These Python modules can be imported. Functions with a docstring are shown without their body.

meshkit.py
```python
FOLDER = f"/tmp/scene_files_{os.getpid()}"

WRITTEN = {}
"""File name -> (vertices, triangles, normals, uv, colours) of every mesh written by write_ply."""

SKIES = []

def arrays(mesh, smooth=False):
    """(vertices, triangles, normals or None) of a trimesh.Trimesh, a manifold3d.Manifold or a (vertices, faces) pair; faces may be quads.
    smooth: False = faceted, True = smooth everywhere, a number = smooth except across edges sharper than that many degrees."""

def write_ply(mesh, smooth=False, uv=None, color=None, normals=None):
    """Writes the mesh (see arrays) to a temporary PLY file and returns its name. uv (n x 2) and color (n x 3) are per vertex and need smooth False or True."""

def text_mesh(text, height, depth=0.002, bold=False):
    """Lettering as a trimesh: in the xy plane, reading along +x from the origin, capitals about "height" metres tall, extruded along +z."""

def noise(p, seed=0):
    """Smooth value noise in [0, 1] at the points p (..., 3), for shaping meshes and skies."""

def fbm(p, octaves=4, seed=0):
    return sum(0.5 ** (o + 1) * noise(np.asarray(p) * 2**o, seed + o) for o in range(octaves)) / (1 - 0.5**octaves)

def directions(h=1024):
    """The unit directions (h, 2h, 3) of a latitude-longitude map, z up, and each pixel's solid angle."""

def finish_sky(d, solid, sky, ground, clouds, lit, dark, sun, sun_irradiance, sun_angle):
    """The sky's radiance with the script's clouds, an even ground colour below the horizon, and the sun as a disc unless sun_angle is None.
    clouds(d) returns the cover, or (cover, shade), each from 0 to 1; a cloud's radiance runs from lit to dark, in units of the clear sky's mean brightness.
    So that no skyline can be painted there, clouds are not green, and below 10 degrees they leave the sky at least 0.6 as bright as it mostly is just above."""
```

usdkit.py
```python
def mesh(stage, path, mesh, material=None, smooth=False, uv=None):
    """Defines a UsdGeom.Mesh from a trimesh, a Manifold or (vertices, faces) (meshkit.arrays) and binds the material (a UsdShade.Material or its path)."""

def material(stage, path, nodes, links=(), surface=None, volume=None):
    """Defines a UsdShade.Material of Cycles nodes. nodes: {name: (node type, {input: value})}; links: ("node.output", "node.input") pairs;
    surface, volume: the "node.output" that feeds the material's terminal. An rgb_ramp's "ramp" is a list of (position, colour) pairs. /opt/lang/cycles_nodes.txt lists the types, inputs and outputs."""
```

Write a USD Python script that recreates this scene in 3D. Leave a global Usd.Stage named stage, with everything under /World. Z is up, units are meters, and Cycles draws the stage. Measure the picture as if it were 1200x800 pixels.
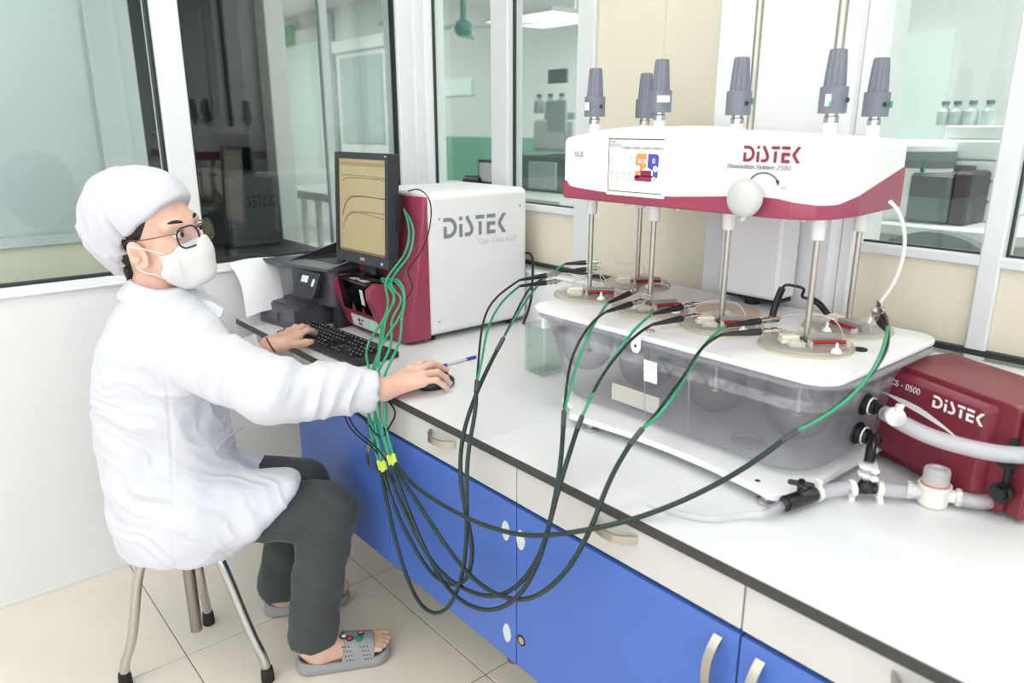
import math, random
import numpy as np
import trimesh, manifold3d, shapely
from shapely import affinity
from shapely.geometry import Polygon, box as sbox, Point
from pxr import Usd, UsdGeom, UsdLux, UsdShade, Gf, Sdf
import usdkit, meshkit
random.seed(7)
RNG = np.random.default_rng(7)
stage = Usd.Stage.CreateInMemory()
UsdGeom.SetStageUpAxis(stage, 'Z')
UsdGeom.SetStageMetersPerUnit(stage, 1.0)
UsdGeom.Xform.Define(stage, '/World')
UsdGeom.Scope.Define(stage, '/World/Looks')
PI = math.pi
V = lambda *a: np.array(a, float)

# ------------------------------------------------------------------ camera
# x runs along the right-hand wall towards the camera, y into that wall, z up; the left wall is x = 0, the right wall y = 0
CAM = V(2.54, -1.705, 1.43)
YAW, PITCH, FPX = math.radians(139.66), math.radians(16.05), 873.4      # focal length in pixels of the 1200 px wide frame
CF = V(math.cos(PITCH) * math.cos(YAW), math.cos(PITCH) * math.sin(YAW), -math.sin(PITCH))
CR = np.cross(CF, [0, 0, 1.0]); CR /= np.linalg.norm(CR)
CU = np.cross(CR, CF)
cam = UsdGeom.Camera.Define(stage, '/World/camera')
cam.CreateHorizontalApertureAttr(36.0)
cam.CreateVerticalApertureAttr(24.0)
cam.CreateFocalLengthAttr(36.0 * FPX / 1200)
cam.CreateClippingRangeAttr(Gf.Vec2f(0.05, 200))
cam.AddTransformOp().Set(Gf.Matrix4d(*CR, 0, *CU, 0, *(-CF), 0, *CAM, 1))
cam.CreateFStopAttr(3.2)
cam.CreateFocusDistanceAttr(1.8)
cam.CreateExposureAttr(-1.0)

# ------------------------------------------------------------------ light: the ceiling panels (built with their frames below) of this room and the next
PANEL_LIGHTS = []
def panel_light(name, x, y, z, w, l, power, color=(1, 0.985, 0.965), rot_=None):
    r = UsdLux.RectLight.Define(stage, '/World/' + name)
    r.CreateWidthAttr(w); r.CreateHeightAttr(l)
    r.CreateIntensityAttr(power); r.CreateColorAttr(Gf.Vec3f(*color)); r.CreateNormalizeAttr(False)
    r.AddTranslateOp().Set(Gf.Vec3d(x, y, z))
    if rot_: getattr(r, 'AddRotate%sOp' % rot_[0])().Set(float(rot_[1]))
    return r
dome = UsdLux.DomeLight.Define(stage, '/World/sky')
dome.CreateIntensityAttr(0.6)
dome.CreateColorAttr(Gf.Vec3f(0.92, 0.96, 1.0))

# ------------------------------------------------------------------ helpers: names
TAKEN = {}
ORIGIN = {}
def fresh(parent, name):
    p = parent + '/' + name
    k = TAKEN.get(p, 0); TAKEN[p] = k + 1
    return p if k == 0 else f'{p}_{k:03d}'
def keys(prim, label=None, cat=None, group=None, kind=None):
    for k, v in (('label', label), ('category', cat), ('group', group), ('kind', kind)):
        if v: prim.SetCustomDataByKey(k, v)
def path_of(p): return p if isinstance(p, str) else str(p.GetPath())
def thing(name, label, cat, loc=(0, 0, 0), group=None, kind=None):
    p = fresh('/World', name)
    x = UsdGeom.Xform.Define(stage, p); x.AddTranslateOp().Set(Gf.Vec3d(*map(float, loc)))
    ORIGIN[p] = V(*loc)
    keys(x.GetPrim(), label, cat, group, kind)
    return p
def obj(name, mesh, mat, parent=None, smooth=35, label=None, cat=None, group=None, kind=None):
    """One Mesh prim; points are given in world coordinates and stored relative to the thing's base."""
    parent = parent or '/World'
    p = fresh(parent, name)
    v, f = mesh
    root = '/'.join(p.split('/')[:3])
    o = ORIGIN.get(root, np.zeros(3))
    m = usdkit.mesh(stage, p, (np.asarray(v, float) - o, np.asarray(f)), MAT[mat], smooth=smooth)
    keys(m.GetPrim(), label, cat, group, kind)
    return p
def struct(name, mesh, mat, parent=None, smooth=35, label=None, cat=None):
    return obj(name, mesh, mat, parent, smooth, label, cat, None, None if parent else 'structure')
def copy_of(src, name, label, cat, loc, rotz=0, group=None):
    p = fresh('/World', name)
    x = UsdGeom.Xform.Define(stage, p)
    x.GetPrim().GetReferences().AddInternalReference(src)
    x.GetPrim().SetInstanceable(True)
    x.ClearXformOpOrder(); x.AddTranslateOp(opSuffix='c').Set(Gf.Vec3d(*map(float, loc)))
    if rotz: x.AddRotateZOp(opSuffix='c').Set(float(rotz))
    keys(x.GetPrim(), label, cat, group)
    return p

# ------------------------------------------------------------------ helpers: meshes, each (vertices, triangles)
def tri(m):
    return np.array(m.vertices), np.array(m.faces)
def cat_(*ms):
    vs, fs, n = [], [], 0
    for m in ms:
        if isinstance(m, list): m = cat_(*m)
        v, f = m
        vs.append(np.asarray(v, float)); fs.append(np.asarray(f, int) + n); n += len(v)
    return np.vstack(vs), np.vstack(fs)
def xf(m, R=None, t=(0, 0, 0)):
    v = np.asarray(m[0], float)
    if R is not None: v = v @ np.asarray(R).T
    return v + np.asarray(t, float), m[1]
def rot(axis, deg):
    return trimesh.transformations.rotation_matrix(math.radians(deg), axis)[:3, :3]
def RZ(d): return rot([0, 0, 1], d)
def RX(d): return rot([1, 0, 0], d)
def RY(d): return rot([0, 1, 0], d)
def frame(z, x=None):
    """columns: x, y, z axes with the given z direction"""
    z = np.asarray(z, float); z = z / np.linalg.norm(z)
    x = V(1, 0, 0) if x is None else np.asarray(x, float)
    if abs(x @ z) / np.linalg.norm(x) > 0.99: x = V(0, 1, 0)
    x = x - z * (x @ z); x /= np.linalg.norm(x)
    return np.stack([x, np.cross(z, x), z], 1)
def hull(p):
    return tri(trimesh.convex.convex_hull(np.asarray(p, float)))
def cbox(x0, x1, y0, y1, z0, z1, c=0.002):
    """A box with chamfered edges, from its bounds."""
    x0, x1 = sorted((x0, x1)); y0, y1 = sorted((y0, y1)); z0, z1 = sorted((z0, z1))
    c = min(c, (x1 - x0) * .45, (y1 - y0) * .45, (z1 - z0) * .45)
    p = []
    for X, sx in ((x0, 1), (x1, -1)):
        for Y, sy in ((y0, 1), (y1, -1)):
            for Z, sz in ((z0, 1), (z1, -1)):
                p += [(X, Y + sy * c, Z + sz * c), (X + sx * c, Y, Z + sz * c), (X + sx * c, Y + sy * c, Z)]
    return hull(p)
def box8(x0, x1, y0, y1, z0, z1):
    return hull([(a, b, c) for a in (x0, x1) for b in (y0, y1) for c in (z0, z1)])
def loft(loops, cap0=True, cap1=True, closed=True):
    """Loops of equal length joined by quads."""
    L = [np.asarray(l, float) for l in loops]; n = len(L[0]); v = np.vstack(L); f = []
    m = n if closed else n - 1
    for i in range(len(L) - 1):
        a = i * n + np.arange(m); b = i * n + (np.arange(m) + 1) % n
        f.append(np.stack([a, b, b + n], 1)); f.append(np.stack([a, b + n, a + n], 1))
    f = np.vstack(f); extra = []
    for on, k, rev in ((cap0, 0, True), (cap1, len(L) - 1, False)):
        if on:
            c = len(v); v = np.vstack([v, L[k].mean(0)])
            a = k * n + np.arange(n); b = k * n + (np.arange(n) + 1) % n
            t = np.stack([a, b, np.full(n, c)], 1)
            extra.append(t[:, ::-1] if rev else t)
    return v, np.vstack([f] + extra)
def rrect(w, h, r, n=5, cx=0, cy=0):
    r = min(r, w / 2 - 1e-5, h / 2 - 1e-5)
    p = []
    for sx, sy, a0 in ((1, 1, 0), (-1, 1, 90), (-1, -1, 180), (1, -1, 270)):
        for k in range(n + 1):
            a = math.radians(a0 + 90 * k / n)
            p.append((cx + sx * (w / 2 - r) + r * math.cos(a), cy + sy * (h / 2 - r) + r * math.sin(a)))
    return np.array(p)
def at_z(loop, z):
    return np.column_stack([loop, np.full(len(loop), z)])
def slab(cx, cy, w, h, r, z0, z1, c=0.002, n=6):
    """A rounded-corner plate with chamfered top and bottom edges."""
    return loft([at_z(rrect(w - 2 * c, h - 2 * c, max(r - c, 1e-3), n, cx, cy), z0), at_z(rrect(w, h, r, n, cx, cy), z0 + c),
                 at_z(rrect(w, h, r, n, cx, cy), z1 - c), at_z(rrect(w - 2 * c, h - 2 * c, max(r - c, 1e-3), n, cx, cy), z1)])
def lathe(prof, n=28, origin=(0, 0, 0), axis=(0, 0, 1), sx=1, sy=1):
    """prof: (radius, height) from one end to the other; radius 0 closes it."""
    a = np.arange(n) * 2 * PI / n
    loops = [np.column_stack([max(r, 1e-5) * np.cos(a) * sx, max(r, 1e-5) * np.sin(a) * sy, np.full(n, h)]) for r, h in prof]
    m = loft(loops, True, True)
    return xf(m, frame(axis), origin)
def cyl(p0, p1, r0, r1=None, n=20, c=0.0):
    p0, p1 = np.asarray(p0, float), np.asarray(p1, float); r1 = r0 if r1 is None else r1
    L = np.linalg.norm(p1 - p0)
    pr = [(r0, 0), (r1, L)] if not c else [(r0 - c, 0), (r0, c), (r1, L - c), (r1 - c, L)]
    return lathe(pr, n, p0, p1 - p0)
def ball(c, r, n=2, R=None):
    m = trimesh.creation.icosphere(n, 1.0)
    return xf((np.array(m.vertices) * np.asarray(r, float), np.array(m.faces)), R, c)
def spline(pts, step=0.01, closed=False):
    """Catmull-Rom (centripetal-ish) through the points, resampled."""
    P = np.asarray(pts, float)
    if len(P) == 2:
        n = max(2, int(np.linalg.norm(P[1] - P[0]) / step) + 1)
        return P[0] + np.linspace(0, 1, n)[:, None] * (P[1] - P[0])
    from scipy.interpolate import CubicSpline, PchipInterpolator
    d = np.r_[0, np.cumsum(np.maximum(np.linalg.norm(np.diff(P, axis=0), axis=1), 1e-6) ** 0.6)]
    cs = CubicSpline(d, P, bc_type='natural')
    fine = cs(np.linspace(0, d[-1], 40 * len(P)))
    s = np.r_[0, np.cumsum(np.linalg.norm(np.diff(fine, axis=0), axis=1))]
    n = max(3, int(s[-1] / step) + 1)
    return np.stack([np.interp(np.linspace(0, s[-1], n), s, fine[:, k]) for k in range(P.shape[1])], 1)
def tube(path, r, n=10, caps=True, up=None, flat=1.0):
    """A polyline swept with a circle (radius may vary along it), parallel-transported."""
    P = np.asarray(path, float); N = len(P)
    r = np.atleast_1d(np.asarray(r, float)); r = np.interp(np.linspace(0, 1, N), np.linspace(0, 1, len(r)), r)
    T = np.gradient(P, axis=0); T /= np.linalg.norm(T, axis=1, keepdims=True) + 1e-12
    x = np.asarray(up, float) if up is not None else (V(0, 0, 1) if abs(T[0][2]) < .9 else V(1, 0, 0))
    a = np.arange(n) * 2 * PI / n; loops = []
    for i in range(N):
        x = x - T[i] * (x @ T[i]); x /= np.linalg.norm(x) + 1e-12
        y = np.cross(T[i], x)
        loops.append(P[i] + r[i] * (np.cos(a)[:, None] * x * flat + np.sin(a)[:, None] * y))
    return loft(loops, caps, caps)
def extr(poly, h, z0=0.0):
    """A shapely polygon (or several) extruded along z."""
    gs = getattr(poly, 'geoms', [poly])
    return cat_(*[xf(tri(trimesh.creation.extrude_polygon(g, h, engine='earcut')), t=(0, 0, z0)) for g in gs if g.area > 1e-12])
def place(m, origin, ex, ey):
    """Takes a mesh made in the xy plane (z = outwards) to origin with x along ex and y along ey."""
    ex = np.asarray(ex, float); ey = np.asarray(ey, float)
    ex = ex / np.linalg.norm(ex); ey = ey - ex * (ex @ ey); ey = ey / np.linalg.norm(ey)
    return xf(m, np.stack([ex, ey, np.cross(ex, ey)], 1), origin)
def text(s, height, depth=0.0006, bold=False, slant=0.0):
    m = meshkit.text_mesh(s, height, depth, bold)
    v = np.array(m.vertices)
    v[:, 0] += slant * v[:, 1]
    return v, np.array(m.faces)
def extent(m): return m[0].min(0), m[0].max(0)
def px(x, y, plane, value):
    """The point where the sight line of a measured picture point meets a real plane of the room (x, y or z = value), or at a distance w ahead."""
    d = CF + CR * (x - 600) / FPX - CU * (y - 400) / FPX
    if plane == 'w': return CAM + d * value
    k = 'xyz'.index(plane)
    return CAM + d * ((value - CAM[k]) / d[k])

# ------------------------------------------------------------------ helpers: implicit surfaces (bodies, cloth)
class Vol:
    def __init__(s, lo, hi, h, far=0.06):
        s.lo = np.asarray(lo, float); s.h = h
        s.n = np.ceil((np.asarray(hi, float) - s.lo) / h).astype(int) + 1
        s.D = np.full(s.n, far, np.float32); s.far = far
    def win(s, lo, hi):
        a = np.clip(np.floor((np.asarray(lo) - s.lo) / s.h).astype(int), 0, s.n - 1)
        b = np.clip(np.ceil((np.asarray(hi) - s.lo) / s.h).astype(int) + 1, 1, s.n)
        sl = tuple(slice(i, j) for i, j in zip(a, b))
        g = [(s.lo[k] + s.h * np.arange(a[k], b[k])).astype(np.float32) for k in range(3)]
        return sl, np.meshgrid(*g, indexing='ij', sparse=True)
    def put(s, sl, d, k=0.0, op='u'):
        a = s.D[sl]; d = d.astype(np.float32)
        if op == 'u':
            r = np.minimum(a, d)
            if k > 0: h = np.maximum(k - np.abs(a - d), 0) / k; r = r - h * h * k / 4
        else:
            d = -d if op == 'd' else d
            r = np.maximum(a, d)
            if k > 0: h = np.maximum(k - np.abs(a - d), 0) / k; r = r + h * h * k / 4
        s.D[sl] = r
    def cap(s, a, b, ra, rb=None, k=0.02, op='u', pad=0.03):
        rb = ra if rb is None else rb
        a = np.asarray(a, float); b = np.asarray(b, float); R = max(ra, rb) + k + pad
        sl, (X, Y, Z) = s.win(np.minimum(a, b) - R, np.maximum(a, b) + R)
        ab = b - a; L = max(ab @ ab, 1e-9)
        t = np.clip(((X - a[0]) * ab[0] + (Y - a[1]) * ab[1] + (Z - a[2]) * ab[2]) / L, 0, 1)
        d = np.sqrt((X - a[0] - t * ab[0]) ** 2 + (Y - a[1] - t * ab[1]) ** 2 + (Z - a[2] - t * ab[2]) ** 2) - (ra + (rb - ra) * t)
        s.put(sl, d, k, op)
    def ell(s, c, r, R=None, k=0.02, op='u', pad=0.03):
        c = np.asarray(c, float); r = np.asarray(r, float); M = max(r) + k + pad
        sl, (X, Y, Z) = s.win(c - M, c + M)
        R = np.eye(3) if R is None else np.asarray(R)
        q = [((X - c[0]) * R[0, i] + (Y - c[1]) * R[1, i] + (Z - c[2]) * R[2, i]) / r[i] for i in range(3)]
        k0 = np.sqrt(q[0] ** 2 + q[1] ** 2 + q[2] ** 2)
        k1 = np.sqrt((q[0] / r[0]) ** 2 + (q[1] / r[1]) ** 2 + (q[2] / r[2]) ** 2) + 1e-9
        s.put(sl, k0 * (k0 - 1) / k1, k, op)
    def half(s, p, nrm, k=0.0, op='i'):
        """keeps what lies behind the plane (op 'i')"""
        nrm = np.asarray(nrm, float); nrm = nrm / np.linalg.norm(nrm)
        sl, (X, Y, Z) = s.win(s.lo, s.lo + s.h * s.n)
        s.put(sl, (X - p[0]) * nrm[0] + (Y - p[1]) * nrm[1] + (Z - p[2]) * nrm[2] + 0 * s.D, k, op)
    def grid(s):
        return np.stack(np.meshgrid(*[s.lo[k] + s.h * np.arange(s.n[k]) for k in range(3)], indexing='ij'), -1)
    def mesh(s):
        """surface nets"""
        D, h = s.D, s.h
        D = np.pad(D, 1, constant_values=s.far); lo = s.lo - h
        ins = D < 0; n = np.array(D.shape) - 1
        cnt = np.zeros(n, np.int8)
        for a, b, c in np.ndindex(2, 2, 2):
            cnt += ins[a:a + n[0], b:b + n[1], c:c + n[2]]
        act = (cnt > 0) & (cnt < 8); idx = np.full(n, -1, np.int64); I = np.argwhere(act); idx[act] = np.arange(len(I))
        acc = np.zeros((len(I), 3)); num = np.zeros(len(I))
        corner = list(np.ndindex(2, 2, 2))
        val = {c: D[I[:, 0] + c[0], I[:, 1] + c[1], I[:, 2] + c[2]].astype(float) for c in corner}
        for c in corner:
            for k in range(3):
                if c[k] == 0:
                    e = tuple(1 if j == k else c[j] for j in range(3)); va, vb = val[c], val[e]
                    x = (va < 0) != (vb < 0); t = np.where(x, va / np.where(x, va - vb, 1), 0)
                    p = np.array(c, float)[None] + t[:, None] * np.eye(3)[k]
                    acc[x] += p[x]; num[x] += 1
        vert = lo + h * (I + acc / num[:, None]); F = []
        for k in range(3):
            u, w = (k + 1) % 3, (k + 2) % 3
            sa = [slice(0, None)] * 3; sb = [slice(0, None)] * 3; sa[k] = slice(0, -1); sb[k] = slice(1, None)
            x = np.argwhere(ins[tuple(sa)] != ins[tuple(sb)])
            x = x[(x[:, u] > 0) & (x[:, w] > 0) & (x[:, u] < n[u]) & (x[:, w] < n[w])]
            du = np.eye(3, dtype=int)[u]; dw = np.eye(3, dtype=int)[w]
            q = np.stack([idx[tuple(t.T)] for t in (x - du - dw, x - dw, x, x - du)], 1)
            flip = ~ins[tuple(x.T)]
            q[flip] = q[flip][:, ::-1]
            F.append(q)
        q = np.vstack(F)
        q = q[(q >= 0).all(1)]
        return vert, np.vstack([q[:, [0, 1, 2]], q[:, [0, 2, 3]]])
def relax(m, it=6, lam=0.5, mu=-0.53):
    v, f = m; v = v.copy()
    import scipy.sparse as sp
    e = np.vstack([f[:, [0, 1]], f[:, [1, 2]], f[:, [2, 0]]]); e = np.vstack([e, e[:, ::-1]])
    A = sp.csr_matrix((np.ones(len(e)), (e[:, 0], e[:, 1])), shape=(len(v), len(v))); A.data[:] = 1
    A = sp.diags(1 / np.maximum(np.asarray(A.sum(1)).ravel(), 1)) @ A
    for i in range(it):
        v += lam * (A @ v - v); v += mu * (A @ v - v)
    return v, f
def bump_along_normals(m, fn):
    v, f, n = meshkit.arrays(m, True)
    return v + n * fn(v)[:, None], f

# ------------------------------------------------------------------ helpers: materials
def lin(c):
    c = np.asarray(c, float) / 255.0
    return tuple(np.where(c <= 0.04045, c / 12.92, ((c + 0.055) / 1.055) ** 2.4))
MAT = {}
def mat(name, rgb, rough=0.5, metal=0.0, noise=0.0, nscale=30, bump=0.0, bscale=200, spec=0.5, coat=0.0, emit=0.0, sss=0.0, sheen=0.0, spread=None, aniso=None):
    """A principled surface; the colour varies a little with noise and the relief comes from bump."""
    nodes = {'p': ('principled_bsdf', {'roughness': rough, 'metallic': metal, 'specular_ior_level': spec, 'coat_weight': coat, 'sheen_weight': sheen})}
    links = []
    c = lin(rgb)
    if noise or bump: nodes['tc'] = ('texture_coordinate', {})
    if noise:
        nodes['n'] = ('noise_texture', {'scale': nscale, 'detail': 4})
        hi = tuple(min(1, x * (1 + noise)) for x in c); lo = tuple(x * (1 - noise) for x in c) if spread is None else lin(spread)
        nodes['r'] = ('rgb_ramp', {'ramp': [(0.3, lo), (0.7, hi)]})
        links += [('tc.object', 'n.vector'), ('n.fac', 'r.fac'), ('r.color', 'p.base_color')]
    else:
        nodes['p'][1]['base_color'] = c
    if bump:
        nodes['bn'] = ('noise_texture', {'scale': bscale, 'detail': 3}); nodes['b'] = ('bump', {'strength': bump, 'distance': 0.002})
        links += [('tc.object', 'bn.vector'), ('bn.fac', 'b.height'), ('b.normal', 'p.normal')]
    if emit:
        nodes['p'][1]['emission_color'] = c; nodes['p'][1]['emission_strength'] = emit
    if sss:
        nodes['p'][1]['subsurface_weight'] = sss; nodes['p'][1]['subsurface_scale'] = 0.01
        nodes['p'][1]['subsurface_radius'] = (1.0, 0.35, 0.2)
    MAT[name] = usdkit.material(stage, '/World/Looks/' + name, nodes, links, surface='p.BSDF')
def clear(name, tint, edge, gloss=1.0, ior=1.45, rough=0.02, power=1.0, haze=0.0, hazec=(228, 228, 238), eb=0.16):
    """A thin clear sheet: transparent, darker at glancing angles, with a fresnel reflection."""
    f0 = ((ior - 1) / (ior + 1)) ** 2
    nodes = {'t': ('transparent_bsdf', {}), 'g': ('glossy_bsdf', {'color': (gloss, gloss, gloss), 'roughness': rough}),
             'm': ('mix_closure', {}), 'lw': ('layer_weight', {'blend': 0.5}), 'lw2': ('layer_weight', {'blend': eb}),
             'pw': ('math', {'math_type': 'power', 'value2': 5.0}), 'ma': ('math', {'math_type': 'multiply_add', 'value2': 1 - f0, 'value3': f0}),
             'mx': ('mix', {'color1': lin(tint), 'color2': lin(edge)})}
    links = [('lw2.facing', 'mx.fac'), ('mx.color', 't.color'), ('lw.facing', 'pw.value1'), ('pw.value', 'ma.value1'), ('ma.value', 'm.fac'),
             ('t.BSDF', 'm.closure1'), ('g.BSDF', 'm.closure2')]
    out = 'm.closure'
    if haze:
        nodes['d'] = ('diffuse_bsdf', {'color': lin(hazec)}); nodes['tl'] = ('translucent_bsdf', {'color': lin(hazec)}); nodes['dm'] = ('mix_closure', {'fac': .5}); nodes['hz'] = ('mix_closure', {'fac': haze})
        links += [('d.BSDF', 'dm.closure1'), ('tl.BSDF', 'dm.closure2'), ('m.closure', 'hz.closure1'), ('dm.closure', 'hz.closure2')]; out = 'hz.closure'
    MAT[name] = usdkit.material(stage, '/World/Looks/' + name, nodes, links, surface=out)
def frosted(name, rgb, trans=0.5, rough=0.25):
    MAT[name] = usdkit.material(stage, '/World/Looks/' + name, {'p': ('principled_bsdf', {'base_color': lin(rgb), 'roughness': rough}), 't': ('translucent_bsdf', {'color': lin(rgb)}), 'm': ('mix_closure', {'fac': trans})},
                                [('p.BSDF', 'm.closure1'), ('t.BSDF', 'm.closure2')], surface='m.closure')
def milky(name, rgb, haze, rough=.3):
    """a hazy clear plastic: part diffuse, part straight through"""
    MAT[name] = usdkit.material(stage, '/World/Looks/' + name, {'p': ('principled_bsdf', {'base_color': lin(rgb), 'roughness': rough}), 't': ('transparent_bsdf', {'color': (.98, .98, .985)}), 'm': ('mix_closure', {'fac': haze})},
                                [('t.BSDF', 'm.closure1'), ('p.BSDF', 'm.closure2')], surface='m.closure')

# ------------------------------------------------------------------ materials
mat('wall_white', (236, 237, 238), 0.6, noise=0.015, nscale=4, bump=0.05, bscale=60)
mat('ceiling_white', (240, 240, 238), 0.8)
mat('tile', (232, 225, 213), 0.16, noise=0.035, nscale=3.0, spec=0.5)
mat('tile_warm', (234, 226, 213), 0.16, noise=0.03, nscale=5.0)
mat('grout', (128, 120, 108), 0.9)
mat('alu_white', (238, 240, 242), 0.35)
mat('gasket', (40, 46, 50), 0.5)
mat('beige_panel', (228, 221, 201), 0.4, noise=0.02, nscale=3)
mat('alu_grey', (220, 224, 224), 0.35)
clear('pane_teal', (250, 253, 252), (226, 238, 235), ior=1.5)
clear('pane_dark', (248, 252, 251), (225, 235, 234), ior=1.6)
frosted('frosted_pane', (208, 216, 216), 0.6)
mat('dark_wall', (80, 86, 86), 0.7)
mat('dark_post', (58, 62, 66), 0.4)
mat('far_white', (234, 239, 238), 0.7)
mat('far_green', (124, 184, 158), 0.6)
mat('far_floor', (200, 200, 190), 0.4)
mat('lamp_glow', (255, 252, 246), 0.5, emit=6.0)
mat('daylight_blind', (206, 224, 219), 0.6, emit=0.7)
mat('fill_pane', (236, 243, 250), 0.3, emit=2.5)  # glowing sheet of the added fill lights
mat('bench_top', (229, 231, 233), 0.34, noise=0.012, nscale=6, bump=0.03, bscale=400)
mat('bench_edge', (60, 59, 58), 0.5, noise=0.1, nscale=60)
mat('drawer_grey', (207, 205, 201), 0.45, noise=0.02, nscale=8)
mat('cab_blue', (76, 112, 194), 0.38, noise=0.03, nscale=6)
mat('black', (22, 22, 24), 0.5)
mat('rubber', (30, 30, 32), 0.7)
mat('steel', (200, 198, 194), 0.2, metal=1.0)
mat('steel_brushed', (188, 182, 172), 0.35, metal=1.0)
mat('steel_dull', (160, 155, 148), 0.4, metal=1.0)
mat('seal_white', (214, 219, 222), 0.6)
mat('wood', (190, 165, 130), 0.6, noise=0.1, nscale=40)

# ------------------------------------------------------------------ the room
XE, YB, ZC = 5.4, -4.2, 2.75
fl = thing('floor', 'polished beige ceramic tiles with thin dark grout lines', 'floor', kind='structure')
TAKEN['/World/floor'] = 1
stage.GetPrimAtPath(fl).ClearCustomData() if False else None
obj('grout_bed', box8(-0.1, XE, YB, 0.05, -0.05, -0.0022), 'grout', fl, smooth=False)
gx = [0.0] + [0.594 + 0.605 * i for i in range(0, 8)] + [XE]
gy = [YB] + sorted([-0.66 - 0.595 * i for i in range(0, 6)]) + [-0.06, 0.0]
for i in range(len(gx) - 1):
    for j in range(len(gy) - 1):
        if gx[i + 1] - gx[i] > .02 and gy[j + 1] - gy[j] > .02:
            obj('tile', cbox(gx[i] + .0014, gx[i + 1] - .0014, gy[j] + .0014, gy[j + 1] - .0014, -0.012, 0, .0012), 'tile' if (i * 3 + j) % 2 else 'tile_warm', fl, smooth=False)
struct('ceiling', box8(-0.15, XE + .1, YB - .1, 0.1, ZC, ZC + .1), 'ceiling_white', smooth=False)
struct('wall_back', box8(-.15, XE + .1, YB - .1, YB, 0, ZC), 'wall_white', smooth=False)
struct('wall_end', box8(XE, XE + .1, YB, 0.1, 0, ZC), 'wall_white', smooth=False)
SILL = 0.955
struct('wall_left', cat_(box8(-.14, 0, YB, 0, 0, SILL), cbox(-.14, .012, YB, -0.0, SILL, SILL + .012, .004), box8(-.14, -.002, YB, 0, 2.45, ZC)), 'wall_white')
struct('wall_right', cat_(box8(0, XE, -.055, .09, 0, SILL), cbox(0, XE, -.062, .09, SILL, SILL + .012, .004), box8(0, XE, -.01, .09, 2.45, ZC)), 'wall_white')
struct('baseboard_left', cbox(0, .005, YB, -.06, 0, .014, .002), 'wall_white')

# --- left window: white posts, black gaskets, two big panes
def pane_frame(axis, fixed, a0, a1, z0, z1, t=.012, d=.012):
    """a black gasket ring around an opening in the plane axis = fixed"""
    m = []
    for (b0, b1, c0, c1) in ((a0, a1, z0, z0 + t), (a0, a1, z1 - t, z1), (a0, a0 + t, z0 + t, z1 - t), (a1 - t, a1, z0 + t, z1 - t)):
        m.append(box8(fixed - d, fixed + d, b0, b1, c0, c1) if axis == 'x' else box8(b0, b1, fixed - d, fixed + d, c0, c1))
    return cat_(*m)
ZB, ZT = 0.984, 2.45
w1 = thing('window_1', 'big dark internal window with white posts above the left half wall', 'window', kind='structure')
def vpost(x0, x1, y0, y1): return cbox(x0, x1, y0, y1, SILL + .01, ZT, .004)
posts_l = [-3.3, -2.1]
obj('frame', cat_(cbox(-.09, -.004, YB, -.0, SILL + .01, ZB, .003), vpost(-.09, 0, -.967, -.885), vpost(-.09, 0, -2.14, -2.06), vpost(-.09, 0, -3.34, -3.26)), 'alu_white', w1)
obj('corner_post', cat_(vpost(-.1, .0, -.106, -.045), vpost(-.1, .022, -.048, .0), vpost(-.04, .066, -.03, .06)), 'alu_white', w1)
for (y0, y1) in ((-.885, -.106), (-2.06, -.967), (-3.26, -2.14)):
    obj('gasket', pane_frame('x', -.03, y0, y1, ZB, ZT, .009), 'gasket', w1, smooth=False)
    obj('pane', box8(-.033, -.027, y0 + .004, y1 - .004, ZB + .004, ZT - .004), 'pane_dark', w1, smooth=False)

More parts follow.
